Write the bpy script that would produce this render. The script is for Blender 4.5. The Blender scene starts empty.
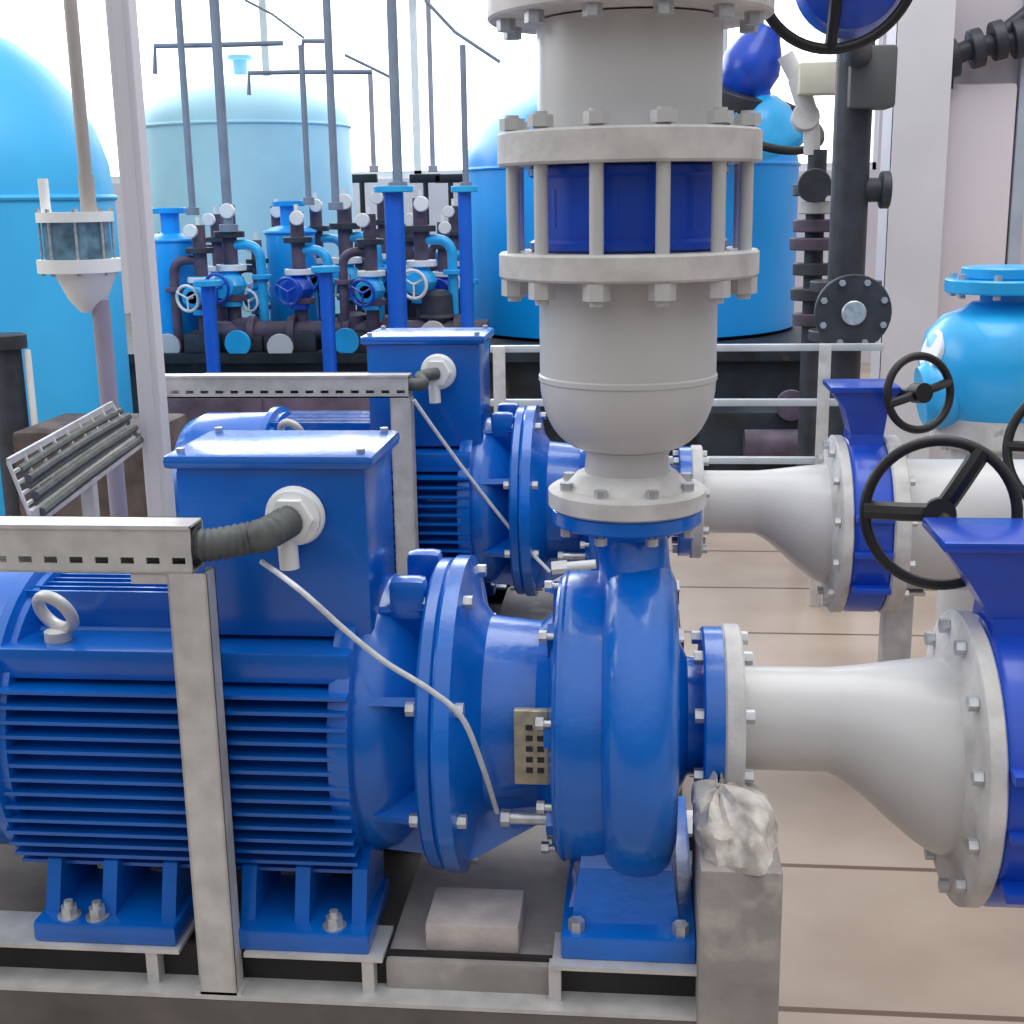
import bpy, bmesh, math, random
from mathutils import Vector, Matrix
random.seed(4)
PI = math.pi
S = bpy.context.scene
COL = S.collection
# ------------------------------------------------------------------ camera
F = 1300.0
CAM = Vector((0, 0, 1.35))
psi, th, rho = math.radians(5.8), math.atan(310/F), 0.0163
fw = Vector((-math.sin(psi)*math.cos(th), math.cos(psi)*math.cos(th), -math.sin(th)))
r0 = Vector((math.cos(psi), math.sin(psi), 0)); u0 = r0.cross(fw)
rt = r0*math.cos(rho) - u0*math.sin(rho)
up = u0*math.cos(rho) + r0*math.sin(rho)
cd = bpy.data.cameras.new('camera'); cam = bpy.data.objects.new('camera', cd); COL.objects.link(cam)
cd.sensor_width = 36; cd.lens = F/1024*36; cd.clip_start = 0.05; cd.clip_end = 100
M4 = Matrix((rt, up, -fw)).transposed().to_4x4(); M4.translation = CAM
cam.matrix_world = M4
S.camera = cam

def at(px, py, Y):
    d = rt*((px-512)/F) - up*((py-512)/F) + fw
    return CAM + d*((Y-CAM.y)/d.y)
def atz(px, py, z):
    d = rt*((px-512)/F) - up*((py-512)/F) + fw
    return CAM + d*((z-CAM.z)/d.z)

# ------------------------------------------------------------------ materials
def mat(name, col, rough=.4, metal=0., noise=.06, nscale=9., coat=0., bump=0., bscale=60., wear=None, emit=None):
    m = bpy.data.materials.new(name); m.use_nodes = True
    nt = m.node_tree; b = nt.nodes['Principled BSDF']
    b.inputs['Roughness'].default_value = rough; b.inputs['Metallic'].default_value = metal
    b.inputs['Coat Weight'].default_value = coat; b.inputs['Coat Roughness'].default_value = .12
    tc = nt.nodes.new('ShaderNodeTexCoord')
    nz = nt.nodes.new('ShaderNodeTexNoise'); nz.inputs['Scale'].default_value = nscale; nz.inputs['Detail'].default_value = 4
    nt.links.new(tc.outputs['Object'], nz.inputs['Vector'])
    rp = nt.nodes.new('ShaderNodeValToRGB')
    c = Vector(col[:3])
    rp.color_ramp.elements[0].position = .3; rp.color_ramp.elements[1].position = .7
    rp.color_ramp.elements[0].color = (*(c*(1-noise*1.6)), 1)
    rp.color_ramp.elements[1].color = (*[min(1, v*(1+noise)) for v in c], 1)
    nt.links.new(nz.outputs['Fac'], rp.inputs['Fac'])
    out = rp.outputs['Color']
    if wear:
        n2 = nt.nodes.new('ShaderNodeTexNoise'); n2.inputs['Scale'].default_value = wear[1]; n2.inputs['Detail'].default_value = 8
        nt.links.new(tc.outputs['Object'], n2.inputs['Vector'])
        r2 = nt.nodes.new('ShaderNodeValToRGB'); r2.color_ramp.elements[0].position = wear[2]; r2.color_ramp.elements[1].position = wear[2]+.08
        nt.links.new(n2.outputs['Fac'], r2.inputs['Fac'])
        mx = nt.nodes.new('ShaderNodeMixRGB'); mx.inputs['Color2'].default_value = (*wear[0], 1)
        nt.links.new(r2.outputs['Color'], mx.inputs['Fac']); nt.links.new(out, mx.inputs['Color1']); out = mx.outputs['Color']
    nt.links.new(out, b.inputs['Base Color'])
    if bump:
        n3 = nt.nodes.new('ShaderNodeTexNoise'); n3.inputs['Scale'].default_value = bscale; n3.inputs['Detail'].default_value = 3
        nt.links.new(tc.outputs['Object'], n3.inputs['Vector'])
        bp = nt.nodes.new('ShaderNodeBump'); bp.inputs['Strength'].default_value = bump; bp.inputs['Distance'].default_value = .004
        nt.links.new(n3.outputs['Fac'], bp.inputs['Height']); nt.links.new(bp.outputs['Normal'], b.inputs['Normal'])
    if emit:
        b.inputs['Emission Color'].default_value = (*emit[0], 1); b.inputs['Emission Strength'].default_value = emit[1]
    return m
BLUE = mat('blue_enamel', (.0008, .14, .60), .26, coat=.4, noise=.12, nscale=7, bump=.25)
BLUE2 = mat('blue_enamel_motor', (.0008, .125, .55), .26, coat=.4, noise=.12, nscale=6, bump=.15)
NAVY = mat('royal_blue_paint', (.002, .062, .52), .35, coat=.3, noise=.15)
ROYAL = mat('bright_royal_blue', (.004, .12, .68), .4, coat=.2)
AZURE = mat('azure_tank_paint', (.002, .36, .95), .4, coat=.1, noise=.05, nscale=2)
GLAREAZ = mat('azure_tank_window_glare', (.45, .80, .97), .5, noise=.08, nscale=2)  # same azure washed out by window glare, painted into the colour
LITAZ = mat('azure_tank_lit_copy', (.05, .50, 1.0), .45, noise=.08, nscale=1.5)  # brighter copy of the azure, with daylight glare put into the colour
CYAN = mat('cyan_pump_paint', (.02, .42, .85), .35, coat=.3, noise=.08)
GREY = mat('light_grey_paint', (.58, .58, .585), .38, coat=.2, noise=.04, nscale=5, bump=.12, bscale=40)
GREYF = mat('light_grey_flange', (.61, .60, .59), .5, noise=.14, nscale=16, bump=.3, wear=((.40, .35, .30), 14., .64))
STEEL = mat('galvanised_steel', (.60, .595, .59), .42, metal=.2, noise=.12, nscale=22)
ZINC = mat('zinc_bolt', (.55, .57, .60), .35, metal=.6, noise=.15, nscale=60)
DARKST = mat('dark_cast_iron', (.035, .04, .055), .5, noise=.25, nscale=14)
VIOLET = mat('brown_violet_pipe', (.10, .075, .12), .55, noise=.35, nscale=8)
BLACK = mat('black_handwheel', (.008, .008, .010), .45, noise=.2)
RUBBER = mat('grey_rubber', (.10, .11, .11), .6, noise=.2, nscale=40, bump=.3)
WHITE = mat('white_plastic', (.82, .84, .84), .4, noise=.03)
CABLE = mat('white_cable', (.62, .66, .72), .4, noise=.1, nscale=80)
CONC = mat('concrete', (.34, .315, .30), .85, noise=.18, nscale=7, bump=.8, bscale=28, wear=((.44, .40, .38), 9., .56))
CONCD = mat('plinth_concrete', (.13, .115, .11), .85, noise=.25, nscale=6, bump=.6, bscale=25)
BLOCK = mat('pale_concrete_block', (.52, .47, .45), .85, noise=.12, nscale=20, bump=.5)
MORTAR = mat('white_mortar', (.62, .58, .54), .9, noise=.3, nscale=25, bump=1., bscale=35)
WALLM = mat('painted_wall', (.70, .65, .70), .7, noise=.04, nscale=2)
COLM = mat('column_paint', (.66, .65, .70), .6, noise=.04, nscale=3)
BRASS = mat('nameplate_metal', (.40, .37, .28), .4, metal=.4, noise=.2, nscale=60)
WEB_SHADE = mat('painted_web_shade', (.02, .018, .02), .7, noise=.3)  # near black: shade inside the base channels, painted into the colour
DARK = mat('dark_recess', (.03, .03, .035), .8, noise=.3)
BOX_DK = mat('dark_panel', (.012, .02, .03), .6, noise=.6, nscale=6, wear=((.07, .05, .045), 5., .62))
GLASS = mat('gauge_glass', (.14, .26, .36), .1, noise=.3, nscale=30)
RAILM = mat('painted_rail', (.50, .55, .60), .4, noise=.1)
WIN = mat('frosted_window', (.9, .9, .92), .5, emit=((1, 1, 1), 2.0))

def floor_mat():
    m = bpy.data.materials.new('beige_floor_tiles'); m.use_nodes = True
    nt = m.node_tree; b = nt.nodes['Principled BSDF']; b.inputs['Roughness'].default_value = .38
    tc = nt.nodes.new('ShaderNodeTexCoord'); mp = nt.nodes.new('ShaderNodeMapping')
    mp.inputs['Location'].default_value = (.9, 0, 0)
    br = nt.nodes.new('ShaderNodeTexBrick'); br.offset = .37; br.squash = 1
    br.inputs['Scale'].default_value = 1; br.inputs['Brick Width'].default_value = 3.4; br.inputs['Row Height'].default_value = .5
    br.inputs['Mortar Size'].default_value = .009; br.inputs['Mortar Smooth'].default_value = .3
    br.inputs['Color1'].default_value = (.42, .35, .295, 1); br.inputs['Color2'].default_value = (.37, .305, .255, 1)
    br.inputs['Mortar'].default_value = (.13, .085, .06, 1)
    nt.links.new(tc.outputs['Object'], mp.inputs['Vector']); nt.links.new(mp.outputs['Vector'], br.inputs['Vector'])
    nz = nt.nodes.new('ShaderNodeTexNoise'); nz.inputs['Scale'].default_value = 2.2; nz.inputs['Detail'].default_value = 6
    nt.links.new(tc.outputs['Object'], nz.inputs['Vector'])
    rp = nt.nodes.new('ShaderNodeValToRGB'); rp.color_ramp.elements[0].color = (.78, .72, .68, 1); rp.color_ramp.elements[1].color = (1.08, 1.06, 1.04, 1)
    rp.color_ramp.elements[0].position = .3; rp.color_ramp.elements[1].position = .65
    nt.links.new(nz.outputs['Fac'], rp.inputs['Fac'])
    mx = nt.nodes.new('ShaderNodeMixRGB'); mx.blend_type = 'MULTIPLY'; mx.inputs['Fac'].default_value = 1
    nt.links.new(br.outputs['Color'], mx.inputs['Color1']); nt.links.new(rp.outputs['Color'], mx.inputs['Color2'])
    nt.links.new(mx.outputs['Color'], b.inputs['Base Color'])
    return m
FLOORM = floor_mat()

# ------------------------------------------------------------------ mesh helpers
def frame(axis):
    a = Vector(axis).normalized()
    ref = Vector((0, 0, 1)) if abs(a.z) < .9 else Vector((0, 1, 0))
    u = a.cross(ref).normalized(); v = a.cross(u).normalized()
    return a, u, v
class MB:
    def __init__(s): s.bm = bmesh.new()
    def box(s, lo, hi, bev=0.):
        lo, hi = Vector(lo), Vector(hi); c = (lo+hi)/2; d = hi-lo
        m = Matrix.Translation(c) @ Matrix.Diagonal((abs(d.x), abs(d.y), abs(d.z), 1))
        r = bmesh.ops.create_cube(s.bm, size=1, matrix=m)
        if bev > 0:
            es = list({e for v in r['verts'] for e in v.link_edges})
            bmesh.ops.bevel(s.bm, geom=es, offset=bev, segments=2, affect='EDGES', profile=.6)
        return s
    def hexa(s, p):   # eight corners: bottom four then top four
        vs = [s.bm.verts.new(Vector(q)) for q in p]
        for f in ((3,2,1,0),(4,5,6,7),(0,1,5,4),(1,2,6,5),(2,3,7,6),(3,0,4,7)): s.bm.faces.new([vs[i] for i in f])
        return s
    def lathe(s, prof, org, axis, n=48, ang0=0., closed=False):
        a, u, v = frame(axis); org = Vector(org); rings = []
        for t, r in prof:
            if r < 1e-5: rings.append([s.bm.verts.new(org+a*t)])
            else: rings.append([s.bm.verts.new(org+a*t+(u*math.cos(ang0+2*PI*k/n)+v*math.sin(ang0+2*PI*k/n))*r) for k in range(n)])
        pairs = list(zip(rings, rings[1:]))
        if closed: pairs.append((rings[-1], rings[0]))
        for A, B in pairs:
            for k in range(n):
                j = (k+1) % n
                if len(A) == 1 and len(B) == 1: continue
                if len(A) == 1: s.bm.faces.new((A[0], B[k], B[j]))
                elif len(B) == 1: s.bm.faces.new((A[k], B[0], A[j]))
                else: s.bm.faces.new((A[k], B[k], B[j], A[j]))
        if not closed:
            if len(rings[0]) > 1: s.bm.faces.new(rings[0])
            if len(rings[-1]) > 1: s.bm.faces.new(list(reversed(rings[-1])))
        return s
    def cyl(s, p, q, r, r2=None, n=24, ang0=0.):
        p, q = Vector(p), Vector(q)
        return s.lathe([(0, r), ((q-p).length, r if r2 is None else r2)], p, q-p, n, ang0)
    def disc(s, org, axis, t0, t1, r, bev=.003, n=48, hole=0.):
        if hole: return s.lathe([(t0, hole), (t0, r-bev), (t0+bev, r), (t1-bev, r), (t1, r-bev), (t1, hole)], org, axis, n, closed=True)
        return s.lathe([(t0, r-bev), (t0+bev, r), (t1-bev, r), (t1, r-bev)], org, axis, n)
    def torus(s, c, axis, R, r, n=48, m=10):
        a, u, v = frame(axis); c = Vector(c); rings = []
        for k in range(n):
            d = u*math.cos(2*PI*k/n)+v*math.sin(2*PI*k/n)
            rings.append([s.bm.verts.new(c+d*(R+r*math.cos(2*PI*j/m))+a*(r*math.sin(2*PI*j/m))) for j in range(m)])
        for k in range(n):
            A, B = rings[k], rings[(k+1) % n]
            for j in range(m): s.bm.faces.new((A[j], B[j], B[(j+1) % m], A[(j+1) % m]))
        return s
    def tube(s, pts, r, n=10, smooth=6):
        pts = [Vector(p) for p in pts]
        if smooth and len(pts) > 2:
            out = []
            for i in range(len(pts)-1):
                p0 = pts[max(i-1, 0)]; p1 = pts[i]; p2 = pts[i+1]; p3 = pts[min(i+2, len(pts)-1)]
                for k in range(smooth):
                    t = k/smooth
                    out.append(.5*((2*p1)+(p2-p0)*t+(2*p0-5*p1+4*p2-p3)*t*t+(3*p1-p0-3*p2+p3)*t**3))
            pts = out+[pts[-1]]
        rings = []; prev = None
        for i, p in enumerate(pts):
            d = (pts[min(i+1, len(pts)-1)]-pts[max(i-1, 0)]).normalized()
            if prev is None: a, u, v = frame(d)
            else:
                u = (prev-d*prev.dot(d)).normalized(); v = d.cross(u)
            prev = u; v = d.cross(u)
            rr = r(i/(len(pts)-1)) if callable(r) else r
            rings.append([s.bm.verts.new(p+(u*math.cos(2*PI*k/n)+v*math.sin(2*PI*k/n))*rr) for k in range(n)])
        for A, B in zip(rings, rings[1:]):
            for k in range(n): s.bm.faces.new((A[k], B[k], B[(k+1) % n], A[(k+1) % n]))
        s.bm.faces.new(rings[0]); s.bm.faces.new(list(reversed(rings[-1])))
        return s
    def loft(s, rings, caps=True):
        R = [[s.bm.verts.new(Vector(p)) for p in r] for r in rings]; n = len(R[0])
        for A, B in zip(R, R[1:]):
            for k in range(n): s.bm.faces.new((A[k], B[k], B[(k+1) % n], A[(k+1) % n]))
        if caps: s.bm.faces.new(R[0]); s.bm.faces.new(list(reversed(R[-1])))
        return s
    def build(s, name, m, parent=None, smooth=True, loc=None):
        bmesh.ops.recalc_face_normals(s.bm, faces=s.bm.faces)
        me = bpy.data.meshes.new(name)
        if loc is not None: bmesh.ops.translate(s.bm, verts=s.bm.verts, vec=-Vector(loc))
        s.bm.to_mesh(me); s.bm.free(); me.materials.append(m)
        if smooth:
            me.polygons.foreach_set('use_smooth', [True]*len(me.polygons))
            me.set_sharp_from_angle(angle=math.radians(38))
        o = bpy.data.objects.new(name, me); COL.objects.link(o)
        if loc is not None: o.location = loc
        if parent is not None:
            o.parent = parent
            # parts are modelled in world space; put them into the parent's space
            w = Vector((0, 0, 0)); q = parent
            while q is not None: w += Vector(q.location); q = q.parent
            o.location = Vector(o.location)-w
        return o
def tag(o, label, cat, group=None):
    o['label'] = label; o['category'] = cat
    if group: o['group'] = group
    return o
def thing(name, label, cat, loc=(0, 0, 0), group=None):
    o = bpy.data.objects.new(name, None); o.empty_display_size = .05; COL.objects.link(o); o.location = loc
    return tag(o, label, cat, group)
def struct(o): o['kind'] = 'structure'; return o
def copy_tree(o, parent=None):
    c = o.copy(); COL.objects.link(c); c.parent = parent
    for ch in list(o.children): copy_tree(ch, c)
    return c
def bolts(parent, org, axis, R, n, t0, t1, r=.008, name='bolt', a0=None, m=None):
    """studs with a hex nut at either end, standing in a ring round an axis; one shared mesh"""
    a, u, v = frame(axis); org = Vector(org); a0 = PI/n if a0 is None else a0
    me = None
    for k in range(n):
        d = u*math.cos(a0+2*PI*k/n)+v*math.sin(a0+2*PI*k/n)
        p = org+d*R
        if me is None:
            b = MB(); b.cyl(p+a*(t0-.55*r), p+a*(t1+1.1*r), r*.55, n=10)
            b.cyl(p+a*(t0-1.2*r), p+a*t0, r, n=6); b.cyl(p+a*t1, p+a*(t1+1.3*r), r, n=6)
            o = b.build(name, m or ZINC, parent, loc=p); me = o.data
        else:
            o = bpy.data.objects.new(name, me); COL.objects.link(o); o.parent = parent
            w = Vector((0, 0, 0)); q = parent
            while q is not None: w += Vector(q.location); q = q.parent
            o.location = p-w

# ------------------------------------------------------------------ setting
struct(MB().box((-9, -1.0, -.1), (9, 12, 0)).build('floor', FLOORM, smooth=False))
BY = 11.0
# back wall: sill wall, piers, lintel, with a long row of bright windows
zs = at(420, 178, BY).z; zt = at(420, -60, BY).z
wl, wr = at(-160, 100, BY).x, at(880, 100, BY).x
w = MB(); w.box((-9, BY, 0), (9, BY+.2, zs)); w.box((-9, BY, zt), (9, BY+.2, zt+.5)); w.box((-9, BY, zs), (wl, BY+.2, zt)); w.box((wr, BY, zs), (9, BY+.2, zt))
struct(w.build('wall_back', WALLM, smooth=False))
nwin = 7; ww = (wr-wl)/nwin
for i in range(nwin):
    x0, x1 = wl+i*ww, wl+(i+1)*ww
    f = MB(); z0, z1 = zs, zt
    for a, b in (((x0, z0), (x0+.03, z1)), ((x1-.03, z0), (x1, z1)), ((x0, z0), (x1, z0+.06)), ((x0, z1-.06), (x1, z1)), ((x0, z1-.05), (x1, z1))):
        f.box((a[0], BY+.03, a[1]), (b[0], BY+.10, b[1]))
    fo = struct(f.build('window_%d' % (i+1), WHITE, smooth=False))
    MB().box((x0+.04, BY+.05, z0+.04), (x1-.04, BY+.08, z1-.04)).build('pane', WIN, fo, smooth=False)
# right partition and column
PY = 5.6
a = at(938, 300, PY)
struct(MB().box((a.x, PY, 0), (a.x+2.2, PY+.12, 3.4)).build('wall_right', WALLM, smooth=False))
c0, c1 = at(884, 300, PY-.25).x, at(938, 300, PY-.25).x
cm = MB(); cm.box((c0, PY-.25, 0), (c0+.02, PY-.02, 3.4)); cm.box((c1-.02, PY-.25, 0), (c1, PY-.02, 3.4)); cm.box((c0+.02, PY-.16, 0), (c1-.02, PY-.13, 3.4))
cm.box((c0, PY-.255, 0), (c1, PY-.23, 3.4))
struct(cm.build('column', COLM, smooth=False))

# ------------------------------------------------------------------ first pump set
Y1 = 1.75
DY = 1.232
ax = at(600, 714, Y1); ZA = ax.z
def X(px, py=714, Y=None): return at(px, py, Y1 if Y is None else Y).x
ZB = ZA-.260               # soles of the feet
AX = (1, 0, 0)
GP = 'blue centrifugal pump sets'

def make_motor():
    t = thing('electric_motor', '', 'motor', ((X(190)), Y1, ZB))
    xl, xr = X(22, 720, Y1-.12), X(356, 720, Y1-.15)
    o = Vector((0, Y1, ZA))
    b = MB(); b.cyl((xl, Y1, ZA), (xr, Y1, ZA), .172, n=64)
    R = .208
    def yo(z, R=R): return R*max(0, 1-abs(z/R)**3.2)**(1/3.2)
    nz = 14
    for k in range(nz):
        z = -.172+k*.0205
        yc = math.sqrt(max(0, .170**2-z*z))
        yf = yo(z)
        for sg in (-1, 1):
            if yf-yc > .008:
                p = [(x, Y1+sg*y, ZA+z+dz) for dz in (-.0028, .0022) for x, y in ((xl, yc-.012), (xr, yc-.012), (xr, yf), (xl, yf))]
                b.hexa(p)
    for k in range(9):      # vertical fins over and under the barrel
        y = -.084+k*.021
        zc = math.sqrt(.170**2-y*y)
        for sg in (-1, 1):
            zf = yo(y)
            b.box((xl, Y1+y-.0022, ZA+sg*(zc-.01)), (xr, Y1+y+.0022, ZA+sg*min(zf, .200)))
    # side rails beside the terminal box and pads
    b.box((xl, Y1-.176, ZA+.104), (xr, Y1-.09, ZA+.146), .004)
    b.box((xl, Y1+.09, ZA+.104), (xr, Y1+.176, ZA+.146), .004)
    b.lathe([(0, .150), (0, .205), (.012, .209), (.028, .209), (.034, .17)], (xr-.028, Y1, ZA), AX, 64)
    b.lathe([(0, .170), (.008, .209), (.024, .209), (.03, .17)], (xl-.004, Y1, ZA), AX, 64)
    b.build('housing', BLUE2, t)
    # drive end shield and its flange with ears
    x0 = xr; e = MB()
    e.lathe([(0, .196), (.014, .200), (.040, .190), (.075, .150), (.110, .140), (.124, .150), (.124, .05)], (x0, Y1, ZA), AX, 64)
    for ang in (25, 65, 115, 155, 205, 245, 295, 335):
        r = math.radians(ang); d = Vector((0, -math.cos(r), math.sin(r)))
        c = Vector((x0, Y1, ZA))+d*.175
        q = d.cross(Vector(AX))
        p = [c-q*.006-d*.05, c+q*.006-d*.05, c+q*.006-d*.05+Vector((.115, 0, 0)), c-q*.006-d*.05+Vector((.115, 0, 0)),
             c-q*.006+d*.02, c+q*.006+d*.02, c+q*.006+d*.03+Vector((.115, 0, 0)), c-q*.006+d*.03+Vector((.115, 0, 0))]
        e.hexa(p)
    e.build('end_shield', BLUE2, t)
    f = MB(); xf = X(440); f.disc((xf, Y1, ZA), AX, 0, .022, .222, .004, 64); f.build('mounting_flange', BLUE2, t)
    bolts(t, (xf, Y1, ZA), AX, .205, 8, -.002, .05, .0095)
    for dy in (-.07, .07):
        l = MB(); l.box((xf-.052, Y1+dy-.02, ZA+.165), (xf-.001, Y1+dy+.02, ZA+.222), .012); l.build('lifting_lug', BLUE2, t)
    # fan cover
    c = MB(); xe = xl-.004
    c.lathe([(0, .203), (-.012, .209), (-.17, .207), (-.205, .19), (-.215, .16), (-.215, 0)], (xe, Y1, ZA), AX, 64)
    for k in range(10): c.torus((xe-.216, Y1, ZA), AX, .03+.013*k, .0022, 40, 6)
    c.build('fan_cover', BLUE2, t)
    g = MB(); g.lathe([(0, .170), (0, .205), (.006, .222), (.02, .222), (.026, .205), (.026, .17)], (xe-.01, Y1, ZA), AX, 64); g.build('end_ring', BLUE2, t)
    # eye bolt
    ep = at(62, 640, Y1-.10); ez = ZA+.145
    k = MB(); k.cyl((ep.x+.012, Y1-.135, ez), (ep.x+.012, Y1-.135, ez+.014), .018); k.torus((ep.x+.012, Y1-.135, ez+.040), (.4, 1, .5), .028, .0085, 32, 12)
    k.build('lifting_eye', STEEL, t)
    # terminal box
    bx0, bx1 = X(163, 470, Y1-.13), X(374, 470, Y1-.13)
    zt = at(300, 455, Y1-.13).z
    h = MB(); y0, y1 = Y1-.135, Y1+.065
    h.box((bx0+.012, y0+.01, ZA+.150), (bx1-.012, y1-.01, zt-.016), .012)
    h.box((bx0+.05, y0+.045, ZA+.12), (bx1-.05, y1-.03, ZA+.17), .01)
    tb = h.build('terminal_box', BLUE2, t)
    ld = MB(); ld.box((bx0, y0, zt-.02), (bx1, y1, zt), .009); ld.build('lid', BLUE2, tb)
    for qx in (bx0+.02, bx1-.02):
        for qy in (y0+.02, y1-.02):
            MB().cyl((qx, qy, zt-.001), (qx, qy, zt+.006), .006, n=6).build('screw', ZINC, tb)
    gl = MB(); gp = at(296, 515, y0)
    gl.cyl((gp.x, y0+.005, gp.z), (gp.x, y0-.020, gp.z), .036, n=24)
    gl.cyl((gp.x, y0-.018, gp.z), (gp.x, y0-.034, gp.z), .030, n=6)
    gl.torus((gp.x, y0-.004, gp.z), (0, 1, 0), .034, .006, 32, 8)
    gl.cyl((gp.x-.008, y0-.022, gp.z-.018), (gp.x-.006, y0-.022, gp.z-.066), .013, n=16)
    gl.build('cable_gland', WHITE, tb)
    # feet
    for fx0, fx1 in ((X(42, 930, Y1-.2), X(182, 930, Y1-.2)), (X(236, 930, Y1-.2), X(372, 930, Y1-.2))):
        for sg in (-1, 1):
            m = MB()
            m.box((fx0, Y1+sg*.225, ZB), (fx1, Y1+sg*.07, ZB+.030), .006)
            for gx in (fx0+.008, (fx0+fx1)/2-.012, fx1-.028):
                wd = .02
                m.hexa([(gx, Y1+sg*.20, ZB+.028), (gx+wd, Y1+sg*.20, ZB+.028), (gx+wd, Y1+sg*.07, ZB+.028), (gx, Y1+sg*.07, ZB+.028),
                        (gx, Y1+sg*.178, ZB+.10), (gx+wd, Y1+sg*.178, ZB+.10), (gx+wd, Y1+sg*.07, ZB+.14), (gx, Y1+sg*.07, ZB+.14)])
            ft = m.build('foot', BLUE2, t)
            for bxp in ((fx0+.045, fx0+.085) if fx0 < X(100) else (fx1-.05,)):
                n = MB(); n.cyl((bxp, Y1+sg*.205, ZB+.029), (bxp, Y1+sg*.205, ZB+.032), .016); n.cyl((bxp, Y1+sg*.205, ZB+.032), (bxp, Y1+sg*.205, ZB+.045), .0115, n=6)
                n.cyl((bxp, Y1+sg*.205, ZB+.045), (bxp, Y1+sg*.205, ZB+.053), .006)
                n.build('bolt', ZINC, ft)
    return t

def make_pump():
    t = thing('centrifugal_pump', '', 'pump', ((X(620)), Y1, ZB))
    # bracket between motor and casing
    xb, xc = X(440)+.022, X(556)
    L = xc-xb
    b = MB()
    b.lathe([(0, .10), (0, .222), (.004, .226), (.024, .226), (.030, .205), (.040, .160), (.055, .140), (L-.02, .132), (L, .15), (L, .1)], (xb, Y1, ZA), AX, 64)
    for ang in (-62, 180, 215, 270):
        r = math.radians(ang); d = Vector((0, -math.cos(r), math.sin(r))); q = d.cross(Vector(AX)); c = Vector((xb+.02, Y1, ZA))
        b.hexa([c+d*.12-q*.006, c+d*.12+q*.006, c+d*.12+q*.006+Vector((L-.03, 0, 0)), c+d*.12-q*.006+Vector((L-.03, 0, 0)),
                c+d*.215-q*.006, c+d*.215+q*.006, c+d*.15+q*.006+Vector((L-.03, 0, 0)), c+d*.15-q*.006+Vector((L-.03, 0, 0))])
    bo = b.build('bearing_bracket', BLUE, t)
    # name plate on the bracket
    n0, n1 = at(514, 708, Y1-.14), at(549, 782, Y1-.14)
    pl = MB(); pl.box((n0.x, Y1-.150, n1.z), (n1.x, Y1-.136, n0.z), .002); pn = pl.build('nameplate', BRASS, bo)
    g = MB()
    W, H = n1.x-n0.x, n0.z-n1.z
    for r in range(5):
        for cidx in range(2):
            cx = n0.x+W*(.45+.33*cidx); cz = n0.z-H*(.22+.145*r)
            g.box((cx-W*.10, Y1-.1512, cz-H*.035), (cx+W*.10, Y1-.149, cz+H*.035))
    g.build('stamped_field', DARK, pn, smooth=False)
    # casing cover with its flange
    c = MB(); xv = X(604)
    c.lathe([(0, .10), (0, .168), (.006, .196), (.016, .204), (.03, .206), (xv-xc-.012, .206), (xv-xc+.02, .20)], (xc, Y1, ZA), AX, 72)
    c.torus((xc+.016, Y1, ZA), AX, .200, .006, 64, 8)
    for ang in range(0, 360, 45):
        r = math.radians(ang+12); d = Vector((0, -math.cos(r), math.sin(r))); q = d.cross(Vector(AX))
        cc = Vector((xc-.004, Y1, ZA))
        c.hexa([cc+d*.12-q*.012, cc+d*.12+q*.012, cc+d*.12+q*.012+Vector((.02, 0, 0)), cc+d*.12-q*.012+Vector((.02, 0, 0)),
                cc+d*.19-q*.012, cc+d*.19+q*.012, cc+d*.19+q*.012+Vector((.02, 0, 0)), cc+d*.19-q*.012+Vector((.02, 0, 0))])
    c.build('casing_cover', BLUE, t)
    bolts(t, (xc, Y1, ZA), AX, .19, 10, -.004, .02, .0085)
    # spiral volute: rounded section swept round the axis, radius grows towards the outlet
    xm, wv = (xv+X(676))/2, (X(676)-xv)/2
    rings = []; N = 72
    vb = MB()
    for k in range(N):
        a = 2*PI*k/N
        u = ((a-PI/2) % (2*PI))/(2*PI)
        Ro = .212+.028*u
        d = Vector((0, -math.cos(a), math.sin(a)))
        prof = [(-wv*.8, .05), (-wv*.92, .14), (-wv, .185), (-wv*.96, Ro-.03), (-wv*.78, Ro-.012), (-wv*.45, Ro-.001), (0, Ro+.002),
                (wv*.45, Ro-.001), (wv*.78, Ro-.014), (wv*.96, Ro-.036), (wv, .175), (wv*.9, .13), (wv*.85, .05)]
        rings.append([vb.bm.verts.new(Vector((xm+tx, Y1, ZA))+d*r) for tx, r in prof])
    for k in range(N):
        A, B = rings[k], rings[(k+1) % N]
        for j in range(len(A)-1): vb.bm.faces.new((A[j], A[j+1], B[j+1], B[j]))
    vb.bm.faces.new([r[0] for r in rings]); vb.bm.faces.new([r[-1] for r in reversed(rings)])
    # discharge nozzle
    zf = at(632, 512, Y1).z
    xd = X(627, 512)
    n = 40; rr = []
    for s_, (z, rx, ry, dx) in enumerate(((ZA+.10, .055, .10, 0), (ZA+.19, .052, .085, 0), (ZA+.225, .050, .066, 0), (ZA+.26, .052, .058, 0), (zf-.03, .054, .055, 0), (zf-.012, .066, .068, 0))):
        f = min(1, s_/4); cx = xm*(1-f)+xd*f
        rr.append([(cx+rx*math.cos(2*PI*k/n), Y1+ry*math.sin(2*PI*k/n), z) for k in range(n)])
    vb.loft(rr)
    vb.box((xv-.006, Y1-.012, ZA+.20), (xm, Y1+.012, ZA+.262), .004)
    # suction nozzle
    xs = X(700)
    vb.lathe([(0, .13), (.02, .085), (xs-X(676)+.03, .078)], (X(672), Y1, ZA), AX, 48)
    vb.build('volute', BLUE, t)
    df = MB(); df.disc((xd, Y1, zf-.012), (0, 0, 1), 0, .022, .103, .003, 56); df.build('discharge_flange', BLUE, t)
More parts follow.
